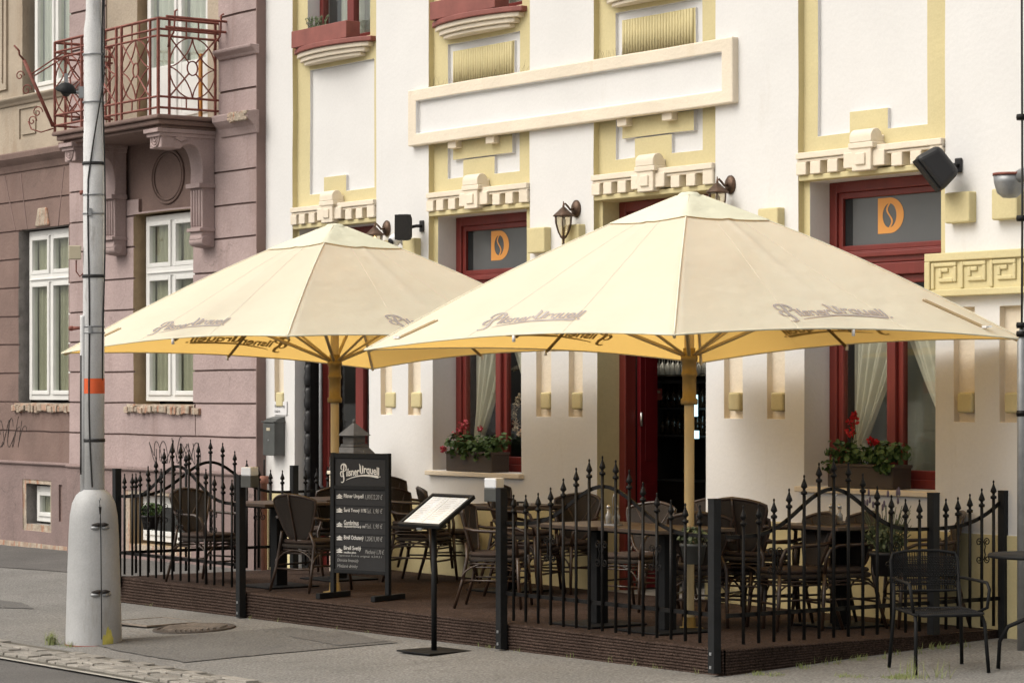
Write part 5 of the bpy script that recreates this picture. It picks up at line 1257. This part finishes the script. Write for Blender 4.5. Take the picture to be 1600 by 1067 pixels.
mb = MB(); N = 26
for i in range(1, N):
    a = -1+2*i/N; mb.tube([BK(a, .56), BK(a, .70), BK(a, .845)], .0032, 4)
for j in range(15):
    z = .60+j*.0135 if j < 3 else .665+(j-3)*.0125
    mb.tube([BK(-1+2*i/(2*N), z)+Vector((0, .0055*(-1)**(i+j), 0)) for i in range(2*N+1)], .0046, 4)
mb.build('back_weave', 'blackmetal', t)
mb = MB()
for i in range(1, 22): a = -.22+.44*i/22; mb.tube([(a, -.232, .428), (a, 0, .418), (a, .20, .436)], .004, 4)
for j in range(26): y_ = -.22+.415*j/25; mb.tube([(-.225+.45*i/22, y_, .428-.012*math.sin(math.pi*i/22)+.004*(-1)**(i+j)) for i in range(23)], .005, 4)
mb.build('seat_weave', 'blackmetal', t); t.scale = (1, 1, .91)
t = ground_thing('round_bistro_table', 'round black metal table with curved legs at the right edge of the pavement', 'table', 7.55, -1.20)
MB().lathe([(.30, .735), (.345, .738), (.352, .745), (.352, .757), (.347, .762), (.0, .762)], n=40).build('tabletop', 'blackmetal', t)
for k in range(3):
    a = R_(200+k*120); c_, s_ = math.cos(a), math.sin(a)
    MB().tube([(.31*c_, .31*s_, 0), (.30*c_, .30*s_, .18), (.24*c_, .24*s_, .28), (.06*c_, .06*s_, .36), (.03*c_, .03*s_, .42), (.03*c_, .03*s_, .70), (.16*c_, .16*s_, .735)], .014, 8).build('leg', 'blackmetal', t)
t = thing('sugar_bowl', 'small white lidded sugar bowl on the round black table', 'bowl', (7.52, -1.22, gz(7.55, -1.2)+.012+.7625)); MB().lathe([(.03, 0), (.05, .02), (.052, .05), (.045, .055), (.04, .068), (.01, .078), (.008, .09), (.001, .092)], n=20).build('bowl', 'whiteplastic', t)

# ---- big roofed lantern by the left entrance
x, y = -1.93, -.55; t = thing('garden_lantern', 'tall grey pagoda-roofed garden lantern on a pale stone block, behind the blackboard', 'lantern', (x, y, .02), R_(10))
t.location = (onY(554, 700, -.42)[0], -.42, -.02)
MB().box(-.17, -.17, 0, .17, .17, 1.13).build('stone_block', 'cream', t, bevel=.01); MB().box(-.185, -.185, 1.131, .185, .185, 1.165).build('slab', 'cream', t, bevel=.006)
def fr_(mb, r0, z0, r1, z1): 
    vs = [(sx*r0, sy*r0, z0) for sx, sy in ((-1, -1), (1, -1), (1, 1), (-1, 1))]+[(sx*r1, sy*r1, z1) for sx, sy in ((-1, -1), (1, -1), (1, 1), (-1, 1))]
    mb.add(vs, [(0, 1, 5, 4), (1, 2, 6, 5), (2, 3, 7, 6), (3, 0, 4, 7), (4, 5, 6, 7), (3, 2, 1, 0)])
mb = MB(); fr_(mb, .175, 1.166, .165, 1.22); fr_(mb, .17, 1.222, .165, 1.30); fr_(mb, .165, 1.302, .10, 1.39); fr_(mb, .095, 1.392, .09, 1.42); fr_(mb, .075, 1.422, .075, 1.50)
mb.build('body', 'lanternmetal', t, bevel=.004)
mb = MB(); fr_(mb, .115, 1.501, .01, 1.62); mb.lathe([(.01, 1.615), (.018, 1.635), (.004, 1.66)], n=8); mb.build('roof', 'lanternmetal', t)
mb = MB()
for sx, sy, ax in ((0, -1, 0), (1, 0, 1)):
    for i in range(6):
        q = -.125+i*.05
        c = (q, -.1705, 1.26) if ax == 0 else (.1705, q, 1.26); mb.obox(c, (.013, 0, 0) if ax == 0 else (.001, 0, 0), (0, .001, 0) if ax == 0 else (0, .013, 0), (0, 0, .022))
mb.build('vent_slot', 'dark', t)

# ================================================================ PLANTS
def leaves(mb, c, rad_, n, size, rr, mi=0, flat=.6):
    for i in range(n):
        d = Vector((rr.gauss(0, 1), rr.gauss(0, 1), rr.gauss(0, 1))).normalized()*rr.random()**.45; p = Vector(c)+Vector((d.x*rad_[0], d.y*rad_[1], d.z*rad_[2]))
        s_ = size*rr.uniform(.6, 1.25); nrm = (d*.7+Vector((rr.uniform(-1, 1), rr.uniform(-1, 1), rr.uniform(0, 1.2)))*flat).normalized(); u = nrm.orthogonal().normalized(); u = (Matrix.Rotation(rr.uniform(0, 6.28), 3, nrm) @ u); v = nrm.cross(u)
        k = 7; vs = [p+nrm*(-.15*s_)]+[p+(u*math.cos(6.283*j/k)+v*math.sin(6.283*j/k))*s_*(1 if j % 2 else .82)+nrm*rr.uniform(-.1, .1)*s_ for j in range(k)]
        mb.add(vs, [(0, 1+j, 1+(j+1) % k) for j in range(k)], mi)
def flower(mb, c, r_, rr, n=26):
    for i in range(n):
        d = Vector((rr.gauss(0, 1), rr.gauss(0, 1), rr.gauss(0, 1))).normalized()*r_*rr.uniform(.5, 1); leaves(mb, Vector(c)+d, (.003, .003, .003), 2, .013, rr, 0, 1)
def window_box(x0, x1, flat_, pet, fl, lab, seed):
    rr = random.Random(seed); y0, y1, z0 = -.03, .19, 1.16; t = thing('window_planter', lab, 'flower box', ((x0+x1)/2, .08, z0), 0, 'geranium boxes on the cafe sills'); w_ = (x1-x0)/2
    mb = MB(); mb.box(-w_, -.10, .002, w_, .10, .175); mb.box(-w_-.008, -.108, .16, w_+.008, .108, .185); o = mb.build('box', 'basket', t, bevel=.008)
    mb = MB()
    for i in range(11): leaves(mb, (-w_+2*w_*(i+.5)/11, rr.uniform(-.05, .03), .23+rr.uniform(-.02, .07)+fl*.03*(i == 4)), (.10, .12, .085), 48, .024, rr)
    for i in range(5): leaves(mb, (rr.uniform(-w_, w_), -.12, .17), (.06, .03, .06), 14, .024, rr)
    mb.build('foliage', 'leaf', t)
    mb = MB(); st = MB()
    for fx, fz, r_ in flat_:
        flower(mb, (fx, -.04, fz), r_, rr); st.tube([(fx*.9, -.02, .2), (fx, -.04, fz)], .0025, 4)
    split_build(mb, 'flower', pet, t, gap=.04); st.build('stem', 'leaf', t)
window_box(-1.02, -.28, [(-.50, .20, .032), (-.27, .36, .045), (-.16, .44, .05), (-.22, .30, .035), (.10, .40, .03)], 'petalp', 0, 'woven flower box with pink geraniums on the window sill left of the cafe door', 3)
window_box(4.22, 4.94, [(-.14, .50, .05), (-.16, .42, .055), (-.12, .56, .03), (.06, .36, .03), (.13, .35, .03)], 'petalr', 1, 'woven flower box with red geraniums on the large right window sill', 8)
def pot(x, y, z, lab, r_=.085, h_=.15, lav=False, seed=1, mat_='boxgrey', hang=True):
    rr = random.Random(seed); t = thing('flower_pot', lab, 'potted plant', (x, y, z)); MB().lathe([(r_*.72, 0), (r_*.97, h_*.85), (r_*1.06, h_*.86), (r_*1.06, h_), (r_*.9, h_), (r_*.88, h_*.9)], n=20).build('pot', mat_, t)
    mb = MB()
    if lav:
        for i in range(70):
            a = rr.uniform(0, 6.28); q = rr.random()**.5*.16; hh = rr.uniform(.12, .34); mb.tube([(.3*q*math.cos(a), .3*q*math.sin(a), h_*.9), (q*.7*math.cos(a), q*.7*math.sin(a), h_+hh*.5), (q*math.cos(a)*1.2, q*math.sin(a)*1.2, h_+hh)], .003, 3)
        leaves(mb, (0, 0, h_+.10), (.17, .15, .13), 420, .014, rr); mb.build('foliage', 'leaf2', t)
        mb = MB()
        for i in range(14): a = rr.uniform(0, 6.28); q = rr.uniform(.02, .2); mb.lathe([(.002, 0), (.009, .01), (.008, .04), (.002, .05)], (q*math.cos(a), q*math.sin(a), h_+rr.uniform(.28, .42)), 5)
        split_build(mb, 'flower', 'lavender', t, gap=.012)
    else:
        leaves(mb, (0, 0, h_+.05), (.11, .11, .07), 170, .02, rr); mb.build('foliage', 'leaf2' if seed == 2 else 'leaf', t)
    if hang: MB().tube([(r_, 0, h_*.9), (r_+.03, 0, h_+.05), (r_+.05, 0, h_)], .004, 5).build('hook', 'iron', t)
    return t
x, z = onY(236, 815, -2.45); pot(x, -2.45, z-.07, 'dark pot with trailing leaves hung inside the far left fence panel', .09, .13, seed=4, mat_='plasticblack')
x, z = onY(1084, 876, -2.42); pot(x, -2.42, z-.02, 'grey hanging pot with pale green leaves just left of the corner post', .09, .14, seed=2)
y, z = onX(1386, 870, 5.83); pot(5.83, y, .60, 'black box pot of lavender hanging on the right side fence panel', .12, .17, True, 5, 'plasticblack')
def tuft(mb, x, y, n, spread, h_, rr):
    for i in range(n):
        px_, py_ = x+rr.gauss(0, spread), y+rr.gauss(0, spread*.6); z = gz(px_, py_)+.008; hh = h_*rr.uniform(.4, 1.2); dx, dy = rr.gauss(0, .35)*hh, rr.gauss(0, .35)*hh; w_ = .003
        mb.add([(px_-w_, py_, z), (px_+w_, py_, z), (px_+dx*.5+w_*.7, py_+dy*.5, z+hh*.65), (px_+dx*.5-w_*.7, py_+dy*.5, z+hh*.65), (px_+dx, py_+dy, z+hh)], [(0, 1, 2, 3), (3, 2, 4)])
mb = MB(); rr = random.Random(21)
tuft(mb, .12, -4.63, 60, .035, .11, rr); leaves(mb, (.10, -4.62, -.08), (.05, .04, .05), 60, .012, rr); tuft(mb, .38, -4.60, 50, .05, .045, rr)
for i in range(26):
    q = rr.random()
    if .35 < q < .5 or .72 < q < .8: continue
    tuft(mb, 6.1+1.05*q, -2.48+.60*q+rr.gauss(0, .03), rr.randint(5, 22), .035, .028, rr)
for i in range(12): tuft(mb, rr.uniform(6.9, 7.3), rr.uniform(-2.0, -1.7), 3, .03, .13, rr)
for i in range(14): tuft(mb, 6.1+rr.random()*.1, -2.5+2.3*rr.random(), 10, .04, .05, rr)
for i in range(16): tuft(mb, rr.uniform(-2, 6), DY0-.03, 3, .02, .05, rr)
o = mb.build('weeds', 'grass'); o['kind'] = 'stuff'
bpy.context.view_layer.update()
